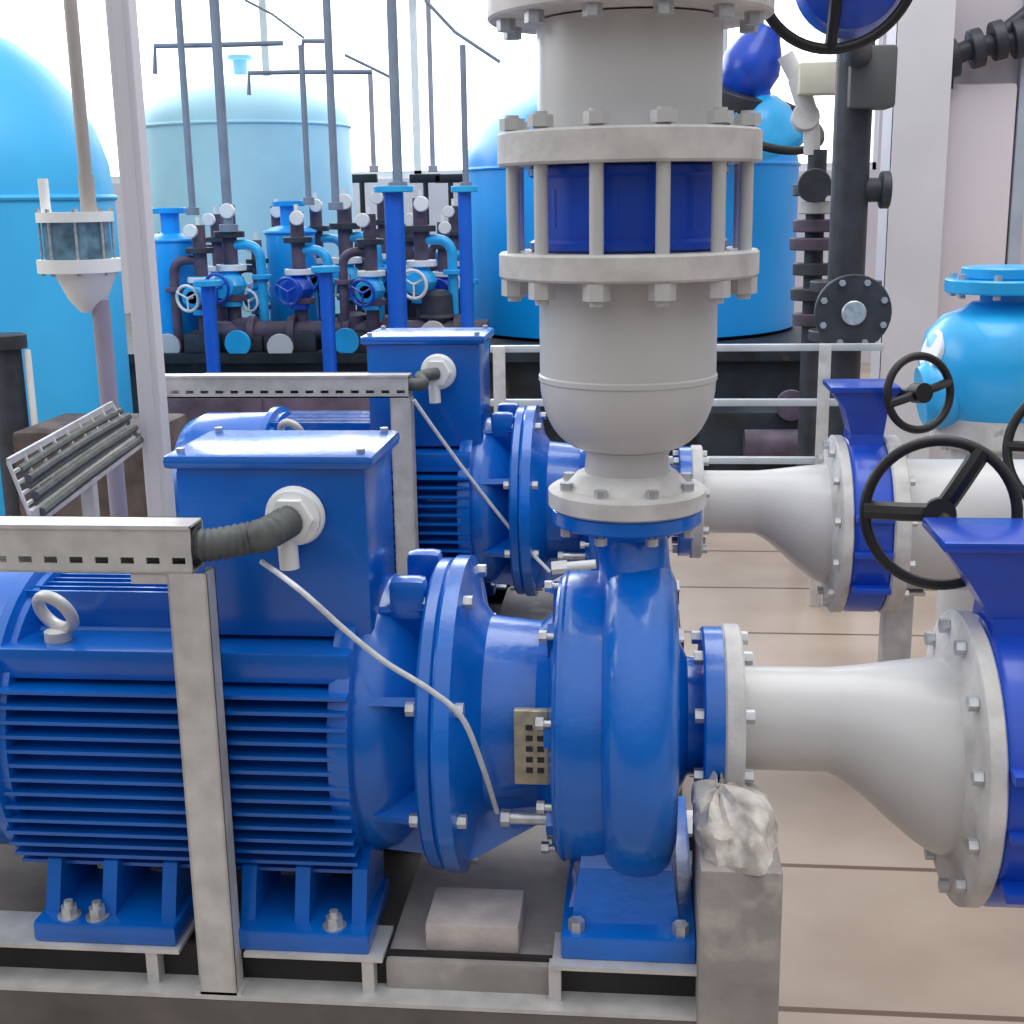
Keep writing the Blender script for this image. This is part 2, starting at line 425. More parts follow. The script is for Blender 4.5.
    sf = MB(); sf.disc((xs, Y1, ZA), AX, 0, X(722)-xs, .128, .003, 56); sf.build('suction_flange', BLUE, t)
    # foot
    fx0, fx1 = X(566, 950, Y1-.1), X(692, 950, Y1-.1)
    f = MB(); f.box((fx0, Y1-.215, ZB), (fx1, Y1+.215, ZB+.034), .004)
    f.hexa([(fx0+.012, Y1-.18, ZB+.03), (fx1-.02, Y1-.18, ZB+.03), (fx1-.02, Y1+.18, ZB+.03), (fx0+.012, Y1+.18, ZB+.03),
            (fx0+.022, Y1-.155, ZB+.10), (fx1-.03, Y1-.155, ZB+.10), (fx1-.03, Y1+.155, ZB+.10), (fx0+.022, Y1+.155, ZB+.10)])
    f.hexa([(fx0+.022, Y1-.155, ZB+.098), (fx1-.03, Y1-.155, ZB+.098), (fx1-.03, Y1+.155, ZB+.098), (fx0+.022, Y1+.155, ZB+.098),
            (fx0+.03, Y1-.12, ZB+.15), (fx1-.04, Y1-.12, ZB+.15), (fx1-.04, Y1+.12, ZB+.15), (fx0+.03, Y1+.12, ZB+.15)])
    f.hexa([(fx0+.005, Y1-.145, ZB+.028), (fx0+.02, Y1-.145, ZB+.028), (fx0+.02, Y1-.05, ZB+.028), (fx0+.005, Y1-.05, ZB+.028),
            (fx0+.02, Y1-.11, ZB+.08), (fx0+.03, Y1-.11, ZB+.08), (fx0+.03, Y1-.05, ZB+.10), (fx0+.02, Y1-.05, ZB+.10)])
    fo = f.build('foot', BLUE, t)
    for qx in (fx0+.02, fx1-.02):
        m = MB(); m.cyl((qx, Y1-.198, ZB+.033), (qx, Y1-.198, ZB+.049), .011, n=6); m.build('bolt', ZINC, fo)
    # drain pipe stub
    d0 = at(506, 816, Y1-.13); m = MB(); m.cyl((d0.x, Y1-.135, d0.z), (X(556, 816, Y1-.13), Y1-.135, d0.z), .0085, n=14); m.cyl((d0.x-.006, Y1-.135, d0.z), (d0.x+.006, Y1-.135, d0.z), .012, n=6)
    m.build('drain_pipe', ZINC, t)
    return t, zf+.010, xd

def make_reducer_riser(zf, xd):
    """flanged bell reducer standing on the outlet flange"""
    z = lambda py: at(630, py, Y1).z
    t = thing('pipe_reducer', '', 'pipe', (xd, Y1, zf))
    o = (xd, Y1, 0); UP = (0, 0, 1)
    z0, zn, zw, zt = zf, z(452), z(378), z(276)
    Rw = (at(718, 340, Y1).x-at(541, 340, Y1).x)/2
    b = MB(); b.lathe([(zf+.02, .062), (zn-.002, .056), (zn+.006, .060), (zn+.008, Rw*.50)]+[(zn+.008+(zw-zn-.008)*(1-math.cos(q*PI/20)), Rw*(.50+.50*math.sin(q*PI/20))) for q in range(1, 10)]+[(zw-.002, Rw), (zw, Rw+.0018), (zw+.006, Rw+.0018), (zw+.008, Rw), (zt, Rw)], o, UP, 72)
    b.build('reducer_body', GREY, t)
    b = MB(); b.lathe([(z0, .104), (z0+.003, .108), (z0+.024, .108), (z0+.027, .104), (z0+.028, .085), (z0+.045, .070), (z0+.052, .05)], o, UP, 64); b.build('lower_flange', GREYF, t)
    b = MB(); b.disc(o, UP, z(276), z(250), .170, .003, 72); b.build('upper_flange', GREYF, t)
    bolts(t, (xd, Y1, 0), UP, .088, 8, zf-.026, zf+.027, .0085)
    return t, z(250), Rw
def make_check_valve(zb, xd):
    z = lambda py: at(630, py, Y1).z
    t = thing('check_valve', '', 'valve', (xd, Y1, zb)); o = (xd, Y1, 0); UP = (0, 0, 1)
    zt = z(165)
    b = MB(); b.lathe([(zb+.001, .126), (zb+.004, .130), (zb+.012, .130), (zb+.016, .122), (zt-.016, .122), (zt-.012, .130), (zt-.004, .130), (zt-.001, .126)], o, UP, 64)
    for k in range(8):
        a = 2*PI*(k+.5)/8+.33; q = Vector((math.cos(a), math.sin(a), 0)); c = Vector((xd, Y1, 0))+q*.113
        b.cyl(c+Vector((0, 0, zb+.03)), c+Vector((0, 0, zt-.03)), .010, n=12)
    b.build('valve_body', NAVY, t)
    p = MB(); c = Vector((xd+.0, Y1-.118, (zb+zt)/2)); p.disc((xd, Y1-.11, c.z+.004), (0, -1, 0), 0, .010, .024, .002, 24); p.build('hinge_cap', NAVY, t)
    me = None
    for k in range(12):
        a = -PI/2+.02+2*PI*(k+.5)/12
        px, py = xd+.153*math.cos(a), Y1+.153*math.sin(a)
        if me is None:
            m = MB(); m.cyl((px, py, zb-.062), (px, py, zt+.062), .0088, n=16); m.cyl((px, py, zb-.055), (px, py, zb-.034), .017, n=6); m.cyl((px, py, zt+.044), (px, py, zt+.058), .016, n=6)
            oo = m.build('tie_rod', GREY, t, loc=(px, py, zb)); me = oo.data
        else:
            oo = bpy.data.objects.new('tie_rod', me); COL.objects.link(oo); oo.parent = t; oo.location = (px-xd, py-Y1, 0)
    return t, zt
def make_upper_pipe(zb, xd, Rw):
    z = lambda py: at(630, py, Y1).z
    t = thing('riser_pipe', '', 'pipe', (xd, Y1, zb)); o = (xd, Y1, 0); UP = (0, 0, 1)
    z1 = z(132)
    b = MB(); b.lathe([(zb+.02, Rw), (z(22), Rw)], o, UP, 72); b.build('pipe_wall', GREY, t)
    b = MB(); b.disc(o, UP, zb, z1, .170, .003, 72); b.build('lower_flange', GREYF, t)
    b = MB(); b.disc(o, UP, z(20), z(-6), .180, .003, 72); b.build('upper_flange', GREYF, t)
    bolts(t, (xd, Y1, 0), UP, .158, 12, z(20), z(-32), .012)
    return t, z(-6)

def make_suction_reducer():
    t = thing('suction_reducer', '', 'pipe', (X(722), Y1, ZA))
    xa, xb_, xc, xd = X(720), X(739), X(826), X(944)
    rs, rb = .073, .137
    rings = []; n = 56
    for k in range(31):
        u = k/30; x = xb_-.01+(xd+.012-xb_+.01)*u
        f = min(1, max(0, (x-xc)/(xd-.01-xc)))
        f = f*f*(3-2*f)*.45+f*.55
        r = rs+(rb-rs)*f; zc = ZA-.050*f
        rings.append([(x, Y1+r*math.cos(2*PI*j/n), zc+r*math.sin(2*PI*j/n)) for j in range(n)])
    b = MB(); b.loft(rings); b.build('reducer_body', GREY, t)
    zc = ZA-.050
    b = MB(); b.disc((xa, Y1, ZA), AX, 0, xb_-xa, .132, .003, 56); b.build('small_flange', GREYF, t)
    b = MB(); b.lathe([(0, .139), (.008, .150), (.012, .201), (.015, .205), (.034, .205), (.037, .201), (.037, .1)], (xd, Y1, zc), AX, 64); b.build('large_flange', GREYF, t)
    bolts(t, (xa, Y1, ZA), AX, .112, 8, X(700)-xa, xb_-xa, .0098)
    bolts(t, (xd, Y1, zc), AX, .182, 12, .010, .037, .0105)
    return t, xd+.037, zc

def wheel(parent, c, axis, R, r=.008, spokes=3, a0=.4, name='handwheel', sp=1.):
    a, u, v = frame(axis); c = Vector(c)
    m = MB(); m.torus(c, axis, R, r, 56, 10)
    m.cyl(c-a*.016, c+a*.020, .022, n=20)
    for k in range(spokes):
        d = u*math.cos(a0+2*PI*k/spokes)+v*math.sin(a0+2*PI*k/spokes)
        m.tube([c+d*.012, c+d*R*.5+a*.006, c+d*R], r*1.15*sp, 8, 4)
    return m.build(name, BLACK, parent)

def make_gate_valve(xs, zc, hl=.106, hr=.10):
    """wafer valve between flanges, tall neck, wide gearbox head, wheel facing the aisle"""
    t = thing('butterfly_valve', '', 'valve', (xs, Y1, zc))
    wv = .085; xm = xs+wv/2
    b = MB(); b.lathe([(0, .150), (0, .196), (.004, .200), (.012, .203), (wv-.012, .203), (wv-.004, .20), (wv, .196), (wv, .150)], (xs, Y1, zc), AX, 64, closed=False)
    for dz in (-.10, -.02, .06):
        b.box((xs+.002, Y1-.215, zc+dz-.007), (xs+wv-.002, Y1-.12, zc+dz+.007), .003)
    b.build('valve_body', NAVY, t)
    z1 = at(1010, 640, Y1-.02).z; z2 = at(1010, 612, Y1-.02).z; zt = at(990, 541, Y1-.06).z
    k = MB(); hw = .034
    k.hexa([(xm-.038, Y1-.06, zc+.16), (xm+.038, Y1-.06, zc+.16), (xm+.038, Y1+.06, zc+.16), (xm-.038, Y1+.06, zc+.16),
            (xm-.036, Y1-.05, z2), (xm+.036, Y1-.05, z2), (xm+.036, Y1+.05, z2), (xm-.036, Y1+.05, z2)])
    k.build('neck', NAVY, t)
    h = MB(); x0, x1 = xm-hl, xm+hr; yy = .06
    h.hexa([(xm-.032, Y1-.047, z2-.01), (xm+.036, Y1-.047, z2-.01), (xm+.036, Y1+.047, z2-.01), (xm-.032, Y1+.047, z2-.01),
            (x0+.03, Y1-yy, zt-.05), (x1-.02, Y1-yy, zt-.05), (x1-.02, Y1+yy, zt-.05), (x0+.03, Y1+yy, zt-.05)])
    h.hexa([(x0+.03, Y1-yy, zt-.052), (x1-.02, Y1-yy, zt-.052), (x1-.02, Y1+yy, zt-.052), (x0+.03, Y1+yy, zt-.052),
            (x0, Y1-yy-.005, zt-.012), (x1, Y1-yy-.005, zt-.012), (x1, Y1+yy+.005, zt-.012), (x0, Y1+yy+.005, zt-.012)])
    h.box((x0-.004, Y1-yy-.012, zt-.014), (x1+.004, Y1+yy+.012, zt), .004)
    h.build('gearbox', NAVY, t)
    return t, (x0, x1, zt)

mot = make_motor()
mot['label'] = 'blue finned electric motor nearest the camera behind the slanting grey post'
pump, zf, xd = make_pump()
pump['label'] = 'blue centrifugal pump under the grey riser, nearest the camera, brass nameplate'
red, z1, Rw = make_reducer_riser(zf, xd)
red['label'] = 'light grey bell shaped reducer bolted on the near blue pump outlet'
chk, z2 = make_check_valve(z1, xd)
chk['label'] = 'dark blue check valve held by grey tie rods between two riser flanges'
upp, z3 = make_upper_pipe(z2, xd, Rw)
upp['label'] = 'grey vertical pipe above the caged blue valve, reaching the top edge'
for o in (red, upp): o['group'] = 'pieces of the near grey riser'
suc, xv, zv = make_suction_reducer()
suc['label'] = 'large grey tapered suction pipe beside the near blue pump'
gv, gh = make_gate_valve(xv, zv)
gv['label'] = 'dark blue valve at the right edge behind the large grey flange'
# upper valve on top of riser: blue valve sitting at the very top
def top_piece():
    t = thing('butterfly_valve', 'dark blue valve body atop the grey riser at the upper edge', 'valve', (xd, Y1, z3))
    MB().disc((xd, Y1, z3), (0, 0, 1), 0, .06, .15, .004, 64).build('valve_body', NAVY, t)
    MB().lathe([(z3+.06, .15), (z3+.061, .178), (z3+.09, .178), (z3+.092, .125), (z3+.9, .125)], (xd, Y1, 0), (0, 0, 1), 64).build('upper_pipe', GREY, t)
    return t
top_piece()

# second set: copies of everything on the same axis line one bay further back
gv2, gh2 = make_gate_valve(xv, zv, .082, .062); gv2.location = Vector(gv2.location)+Vector((0, DY, .03))
gv2['label'] = 'dark blue valve with tall neck in the middle distance, at the rear suction pipe'; gv2['group'] = 'dark blue suction valves'
SECOND = [(mot, 'blue finned electric motor of the rear pump set, partly hidden'),
          (pump, 'blue centrifugal pump of the rear set, mostly behind the near pump'),
          (suc, 'smaller looking grey tapered suction pipe of the rear pump set'),
          (red, 'grey bell reducer of the rear pump set, hidden behind the near riser'),
          (chk, 'caged dark blue check valve of the rear pump set, hidden behind the near riser'),
          (upp, 'upper grey pipe of the rear pump set, hidden behind the near riser')]
for o, lab in SECOND:
    c = copy_tree(o); c.location = Vector(c.location)+Vector((0, DY, .03)); c['label'] = lab
for a_, g_ in ((mot, 'blue electric motors'), (pump, 'blue centrifugal pumps'), (suc, 'grey suction reducers'), (gv, 'dark blue suction valves')): a_['group'] = g_
for o in list(COL.objects):
    if o.parent is None and 'rear' in str(o.get('label', '')):
        for k, g_ in (('electric_motor', 'blue electric motors'), ('centrifugal_pump', 'blue centrifugal pumps'), ('suction_reducer', 'grey suction reducers'), ('butterfly', 'dark blue suction valves')):
            if o.name.startswith(k): o['group'] = g_
        if o.name.startswith(('pipe_reducer', 'riser_pipe')) and 'group' in o: del o['group']

# handwheels
x0, x1, zt = gh
# near valve: bevel shaft rising at the left corner with big wheel turned to the aisle
bpy.context.view_layer.update()
wc = at(940, 513, Y1+.10)
vdir = (CAM-wc).normalized(); wax = Vector((vdir.x*.6-.05, vdir.y, vdir.z*.6))
MB().cyl(wc, (x0+.045, Y1+.03, zt-.03), .013, n=16).build('gear_shaft', BLACK, gv)
wheel(gv, wc, wax, .103, .0080, 3, a0=2.1, sp=1.5)
Y2 = Y1+DY
wc2 = at(919, 393, Y2-.10)
MB().cyl(wc2, (gh2[1]-.02, Y2, zt), .013, n=16).build('gear_shaft', BLACK, gv2)
wheel(gv2, wc2, (wax.x+.6, wax.y, wax.z), .080, .009, 2, a0=.25)

# large branch pipes right of the valves, and the header
def branch(Y, label):
    xs = xv+.085
    t = thing('branch_pipe', label, 'pipe', (xs, Y, zv), 'wide grey branch pipes'); zq = zv+(.03 if Y > 2.5 else 0)
    MB().lathe([(.02, .150), (.9, .150)], (xs, Y, zq), AX, 56).build('pipe_wall', GREY, t)
    MB().disc((xs, Y, zq), AX, 0, .037, .205, .004, 64).build('flange', GREYF, t)
    bolts(t, (xs, Y, zq), AX, .182, 12, .0, .037, .0105)
    return t
branch(Y1, 'wide grey branch pipe at the right edge behind the near dark blue valve')
branch(Y2, 'wide pale grey branch pipe seen through the near black handwheel')
# stands under the branch
def stand(Y, px, label):
    p = at(px, 620, Y)
    t = thing('pipe_stand', label, 'support', (p.x, Y, 0), 'pipe stands')
    MB().box((p.x-.032, Y-.032, .012), (p.x+.032, Y+.032, zv-.125), .003).build('post', STEEL, t)
    MB().box((p.x-.08, Y-.08, 0), (p.x+.08, Y+.08, .012)).build('base_plate', STEEL, t)
    MB().box((p.x-.05, Y-.06, zv-.125), (p.x+.05, Y+.06, zv-.117)).build('saddle', STEEL, t)
stand(Y2, 896, 'grey square post holding up the rear wide branch pipe')

# ------------------------------------------------------------------ base frames and plinths
CH = .060                 # height of the base channels
def base(Y, dz, lab1, lab2):
    zt = ZB+dz
    t = thing('base_frame', lab1, 'frame', (X(300), Y, zt-CH), 'steel base frames')
    xl, xr = X(-120), at(712, 980, Y1-.2).x
    for nm, sg in (('front_channel', -1), ('rear_channel', 1)):
        m = MB(); ya, yb, yc, yw = Y+sg*.25, Y+sg*.20, Y+sg*.15, Y+sg*.205
        def bx(x0, x1, y0, y1, z0, z1): m.box((x0, min(y0, y1), z0), (x1, max(y0, y1), z1))
        bx(xl, xr, ya, yc, zt-CH, zt-CH+.006)
        pz = at(220, 960, Y1-.2).x; g0, g1 = X(384, 960, Y1-.22), X(552, 960, Y1-.22)
        yo = Y+sg*.232
        bx(xl, pz-.045, yo, yc, zt-.006, zt); bx(pz+.045, g0, yo, yc, zt-.006, zt); bx(g1, xr, yo, yc, zt-.006, zt)
        f = m.build(nm, STEEL, t, smooth=False)
        m = MB(); bx(xl, xr, yw-sg*.008, yw, zt-CH+.006, zt-.006); m.build('web', WEB_SHADE, f, smooth=False)  # web coloured as the shadowed void under the feet
    for px in (160, 372, 556):
        x = X(px, 960, Y1-.2); m = MB(); m.box((x-.008, Y-.228, zt-CH+.005), (x+.008, Y-.206, zt-.005)); m.build('web_plate', STEEL, t, smooth=False)
    return t
base(Y1, 0, 'galvanised base frame under the near blue motor and pump', '')
base(Y2, .03, 'galvanised base frame under the rear blue motor and pump', '')
for Y, dz, lab in ((Y1, 0, 'rough concrete plinth under the near pump set'), (Y2, .03, 'rough concrete plinth under the rear pump set')):
    t = thing('concrete_plinth', lab, 'plinth', (X(300), Y, 0), 'concrete pump plinths')
    z = ZB+dz-CH
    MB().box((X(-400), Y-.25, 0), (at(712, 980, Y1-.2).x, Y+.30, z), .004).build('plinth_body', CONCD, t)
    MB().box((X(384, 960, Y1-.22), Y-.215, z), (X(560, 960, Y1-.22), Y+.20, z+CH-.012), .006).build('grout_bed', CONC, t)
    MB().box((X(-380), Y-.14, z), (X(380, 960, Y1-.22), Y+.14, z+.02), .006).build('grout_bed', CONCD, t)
zl = ZB-CH+.006
ZP = ZB-.012
# items on the plinth between motor and pump
p = at(472, 948, 1.62)
tag(MB().box((at(425, 940, 1.56).x, 1.56, ZP), (at(519, 940, 1.56).x, 1.66, ZP+.042), .006).build('concrete_block', BLOCK), 'pale loose concrete block lying between motor feet and pump foot', 'block')

# pedestal right of pump foot
pz = at(738, 872, 1.49).z
px0, px1 = at(699, 900, 1.50).x, at(782, 900, 1.50).x
m = MB(); m.box((px0, 1.49, 0), (px1, 1.72, pz), .006)
tag(m.build('concrete_pedestal', CONC), 'tall rough concrete pedestal right of the near pump foot', 'pedestal')
m = MB()
rings = []
from mathutils import noise
for k in range(13):
    u = k/12; ring = []
    for j in range(40):
        a = 2*PI*j/40; s_ = max(.02, 1.02*(1-u**2.4))**.55
        q = 1+.24*noise.noise(Vector((math.cos(a)*1.7, math.sin(a)*1.7, u*1.6+3)))+.12*noise.noise(Vector((math.cos(a)*6, math.sin(a)*6, u*5)))
        sk = -.022*u
        ring.append(((px0+px1)/2+sk+.056*s_*q*math.cos(a), 1.60+.10*s_*q*math.sin(a), pz-.002+.062*(1-(1-u)**1.6)*(1+.3*noise.noise(Vector((math.cos(a)*3, math.sin(a)*3, 9))))))
    rings.append(ring)
m.loft(rings); tag(m.build('mortar_heap', MORTAR), 'lumpy whitish mortar heap on top of the concrete pedestal', 'mortar')

# ------------------------------------------------------------------ cable trays, posts, cables
def tray(name, label, x0, x1, Y, ztop, h, d, pitch, grp):
    """slotted C channel running along X"""
    t = MB(); th_ = .003
    t.box((x0, Y, ztop-th_), (x1, Y+d, ztop)); t.box((x0, Y, ztop-h), (x1, Y+d, ztop-h+th_)); t.box((x0, Y+d-th_, ztop-h), (x1, Y+d, ztop))
    za, zb = ztop-h*.66, ztop-h*.80
    t.box((x0, Y, za), (x1, Y+th_, ztop)); t.box((x0, Y, ztop-h), (x1, Y+th_, zb))
    n = max(1, int((x1-x0)/pitch))
    for k in range(n+1):
        xx = x0+k*(x1-x0)/n
        t.box((max(x0, xx-pitch*.24), Y, zb), (min(x1, xx+pitch*.24), Y+th_, za))
    t.box((x0, Y-.002, ztop-.004), (x1, Y+.004, ztop+.001))
    o = t.build(name, STEEL, smooth=False)
    return tag(o, label, 'cable tray', grp)
YT = 1.502
pt = at(100, 526, YT); pb = at(100, 573, YT)
ht = pt.z-pb.z
tray('cable_tray', 'slotted grey cable tray in front of the near motor at left', at(-40, 540, YT).x, at(190, 540, YT).x, YT, pt.z, ht, .05, .033, 'slotted cable trays')
def post(px0, px1, py, Y, z0, z1, label):
    a, b = at(px0, py, Y).x, at(px1, py, Y).x
    m = MB(); m.box((a, Y, z0), (b, Y+.003, z1)); m.box((a, Y, z0), (a+.003, Y+.034, z1)); m.box((b-.003, Y, z0), (b, Y+.034, z1))
    m.box((a, Y+.031, z0), (a+.012, Y+.034, z1)); m.box((b-.012, Y+.031, z0), (b, Y+.034, z1))
    t = thing('support_post', label, 'post', ((a+b)/2, Y, z0), 'grey tray support posts')
    m.build('channel', STEEL, t, smooth=False)
    MB().box((a-.006, Y, z0-.0005), (b+.006, Y+.036, z0+.004)).build('foot_plate', STEEL, t, smooth=False)
    return t
post(172, 211, 640, YT, zl, pb.z, 'slanting looking grey post in front of the near blue motor')
# bracket arm under tray
m = MB(); q = at(150, 572, YT); m.box((at(130, 575, YT).x, YT+.002, pb.z-.014), (at(172, 575, YT).x, YT+.04, pb.z-.001))
tag(m.build('bracket_arm', STEEL, smooth=False), 'short grey bracket under the near cable tray beside its post', 'bracket')
# dark flexible conduit to the gland
gy = Y1-.135-.034
gp = at(296, 515, Y1-.135)
pe = at(190, 545, YT+.024)
def conduit(dx, dy, label):
    o = Vector((dx, dy, 0))
    pts = [o+Vector((pe.x-.012, YT+.024, pt.z-ht*.5)), o+Vector((pe.x+.03, YT+.026, pt.z-ht*.48)), o+Vector((pe.x+.075, YT+.05, pt.z-ht*.42)), o+Vector((gp.x-.018, gy-.040, gp.z-.006)), o+Vector((gp.x, gy+.004, gp.z))]
    m = MB(); m.tube(pts, lambda u: .0205+.0012*math.sin(u*150), 16, 24)
    t = thing('flexible_conduit', label, 'conduit', pts[0], 'dark flexible conduits')
    m.build('hose', RUBBER, t)
    MB().cyl(pts[0]+Vector((.004, 0, 0)), pts[0]+Vector((.024, 0, 0)), .0235, n=20).build('end_collar', DARKST, t)
conduit(0, 0, 'dark grey flexible conduit into the white gland of the near motor')
# second tray assembly
YT2 = YT+DY
p2 = at(280, 376, YT2); p2b = at(280, 398, YT2)
tray('cable_tray', 'slotted cream cable tray over the near motor, ending at the rear motor', at(152, 385, YT2).x, at(408, 385, YT2).x, YT2, p2.z, p2.z-p2b.z, .05, .033, 'slotted cable trays')
post(393, 414, 480, YT2, zl+.03, p2b.z, 'short grey post between the near and the rear motor')
gp2 = Vector((gp.x, gp.y+DY, gp.z+.03))
e2 = at(408, 384, YT2+.024)
m = MB(); g2y = gy+DY
m.tube([(e2.x-.01, YT2+.024, e2.z), (e2.x+.03, YT2+.03, e2.z-.001), (gp2.x-.03, g2y-.03, gp2.z-.004), (gp2.x, g2y+.004, gp2.z)], .014, 14, 10)
tag(m.build('flexible_conduit', RUBBER), 'dark flexible conduit into the white gland of the rear motor', 'conduit', 'dark flexible conduits')
# thin white cables
m = MB()
m.tube([(at(262, 562, YT+.06)), at(300, 590, 1.47), at(345, 630, 1.48), at(385, 662, 1.485), at(430, 690, 1.49), at(462, 718, 1.50), at(482, 765, 1.54), at(497, 812, Y1-.14)], .0036, 8, 8)
tag(m.build('sensor_cable', CABLE), 'thin white cable curving down in front of the near motor flange', 'cable', 'thin white cables')
m = MB()
m.tube([at(414, 400, YT2), at(440, 437, YT2+.03), at(478, 488, YT2+.06), at(520, 540, YT2+.06), at(550, 572, 2.76)], .0042, 8, 8)
tag(m.build('sensor_cable', CABLE), 'thin white cable slanting down across the rear motor', 'cable', 'thin white cables')
m = MB(); a = at(552, 568, 2.77); b = at(596, 564, 2.77)
m.cyl(a, b, .0105, n=16); m.cyl(a, a+(b-a)*.35, .015, n=6)
tag(m.build('sensor_plug', WHITE), 'small white plug at the end of the rear thin cable', 'plug')

# tall left post
YL = 2.62
a, b = at(141, 440, YL).x, at(163, 440, YL).x
m = MB(); m.box((a, YL, 0), (b, YL+.045, 2.4), .003); m.box((a+.013, YL-.002, .05), (b-.013, YL+.002, 2.4), .001); m.box((a-.02, YL-.01, 0), (b+.02, YL+.06, .008))
tag(m.build('support_post', COLM, smooth=False), 'tall grey post reaching the top edge left of the near motor box', 'post', 'grey tray support posts')
m = MB(); a2, b2 = at(126, 200, 2.9).x, at(137, 200, 2.9).x
m.cyl(((a2+b2)/2, 2.9, 0), ((a2+b2)/2, 2.9, 2.4), .013); m.cyl(((a2+b2)/2, 2.9, 0), ((a2+b2)/2, 2.9, .01), .04)
tag(m.build('thin_pipe', WHITE), 'thin whitish vertical pipe close behind the tall left post', 'pipe')

# sloping wire-filled tray at left
t = thing('cable_ladder', 'perforated grey cable ladder sloping away at the left edge', 'cable tray', at(70, 480, 2.4))
A0, B0 = at(8, 462, 2.05), at(112, 404, 2.60)      # top rail, left side
A1, B1 = at(30, 516, 2.05), at(134, 440, 2.60)     # lower rail
def bar(m, p, q, r): m.cyl(p, q, r, n=8)
m = MB()
def slab(m, p, q, w, h):
    p, q = Vector(p), Vector(q)
    m.hexa([p+Vector((-w, 0, -h)), p+Vector((w, 0, -h)), q+Vector((w, 0, -h)), q+Vector((-w, 0, -h)), p+Vector((-w, 0, h)), p+Vector((w, 0, h)), q+Vector((w, 0, h)), q+Vector((-w, 0, h))])
slab(m, A0, B0, .003, .006); m.build('upper_rail', STEEL, t, smooth=False)
m = MB(); slab(m, A1, B1, .005, .009); m.build('lower_rail', STEEL, t, smooth=False)
m = MB()
for k in range(4):
    u = (k+1)/5; slab(m, A0.lerp(A1, u), B0.lerp(B1, u), .0025, .0028)
for k in range(9):
    u = k/8; m.cyl(A0.lerp(B0, u), A1.lerp(B1, u), .0035, n=8)
m.build('wire_mesh', STEEL, t, smooth=False)
for k in range(2):
    dx = .10+.0
    mm = MB(); sh = Vector((dx, 0, 0)); 
m = MB(); sh = Vector((.0, .10, -.0))
slab(m, A1+Vector((0, .02, -.012)), B1+Vector((0, .02, -.012)), .012, .004); m.build('bottom_strip', STEEL, t, smooth=False)
m = MB()
for k in range(6):
    u = (k+.6)/6.4; o_ = Vector((.01*(k % 2), .03, -.012)); m.tube([A0.lerp(A1, u)+o_, A0.lerp(A1, u).lerp(B0.lerp(B1, u), .5)+o_+Vector((0, 0, .004)), B0.lerp(B1, u)+o_], .008, 8, 4)
m.build('cable_bundle', RUBBER, t)
sp = (A1+B1)/2
m = MB(); m.box((sp.x-.012, sp.y-.012, 0), (sp.x+.012, sp.y+.012, sp.z-.008)); m.build('leg', STEEL, t, smooth=False)

# flanged sight glass hanging from its rod
YG = 3.1
t = thing('sight_glass', 'white framed sight glass hanging on a rod left of the tall post', 'gauge', at(78, 270, YG))
c = at(77, 240, YG); cx = c.x
zz = lambda py: at(77, py, YG).z
xx = lambda px: at(px, 240, YG).x
MB().lathe([(zz(222), .090), (zz(212), .090)], (cx, YG, 0), (0, 0, 1), 40).build('top_flange', WHITE, t)
MB().cyl((cx, YG, zz(262)), (cx, YG, zz(221)), .078, n=36).build('glass_cylinder', GLASS, t)
MB().lathe([(zz(272), .098), (zz(259), .098)], (cx, YG, 0), (0, 0, 1), 40).build('bottom_flange', WHITE, t)
bolts(t, (cx, YG, 0), (0, 0, 1), .084, 8, zz(272), zz(212), .006)
m = MB(); m.lathe([(zz(312), .02), (zz(300), .045), (zz(272), .075)], (cx+.015, YG, 0), (0, 0, 1), 32); m.build('funnel', WHITE, t)
m = MB(); m.cyl((cx+.045, YG, ZB+.03-CH), (cx+.045, YG, zz(300)), .022); m.build('drain_pipe', mat('mauve_pipe', (.30, .27, .36), .5), t)
m = MB(); m.cyl((at(89, 212, YG).x, YG, zz(212)), (at(89, 212, YG).x, YG, 2.6), .0155); m.cyl((at(89, 212, YG).x, YG, zz(212)), (at(89, 212, YG).x, YG, zz(175)), .019)
m.build('hanging_rod', mat('taupe_rod', (.36, .33, .31), .5), t)
MB().cyl((at(46, 212, YG).x, YG, zz(212)), (at(46, 212, YG).x, YG, zz(178)), .012).build('vent_stub', WHITE, t)

# ------------------------------------------------------------------ tanks
def tank(name, label, Y, pxl, pxr, pyt, pyb, dome, m, z0=None, group=None, legs=False):
    pm = (pyt+pyb)/2
    a, b = at(pxl, pm, Y).x, at(pxr, pm, Y).x; cx, R = (a+b)/2, (b-a)/2
    zt = at((pxl+pxr)/2, pyt, Y).z; zb = at((pxl+pxr)/2, pyb, Y).z if z0 is None else z0
    t = thing(name, label, 'tank', (cx, Y, zb), group)
    h = dome
    prof = [(zb, R*.93), (zb+.02, R)]
    prof += [(zt, R)] + [(zt+h*math.sin(a_*PI/16), R*math.cos(a_*PI/16)) for a_ in range(1, 8)] + [(zt+h, 0)]
    b_ = MB(); b_.lathe(prof, (cx, Y, 0), (0, 0, 1), 64); b_.build('shell', m, t)
    b_ = MB(); b_.torus((cx, Y, zt), (0, 0, 1), R, .012*max(1, R), 64, 8); b_.build('weld_band', m, t)
    b_ = MB(); b_.cyl((cx, Y, zt+h*.9), (cx, Y, zt+h+.10), .05); b_.disc((cx, Y, zt+h+.1), (0, 0, 1), 0, .03, .09, .003, 24); b_.build('top_nozzle', m, t)
    return t
ZPL = at(760, 346, 6.9).z     # platform top
PLX0 = at(-60, 346, 6.7).x; PLX1 = at(835, 346, 6.7).x
m = MB(); m.box((PLX0, 6.72, 0), (PLX1, 9.8, ZPL-.05)); tag(m.build('tank_platform', BOX_DK, smooth=False), 'long dark raised platform under the azure tanks', 'platform')
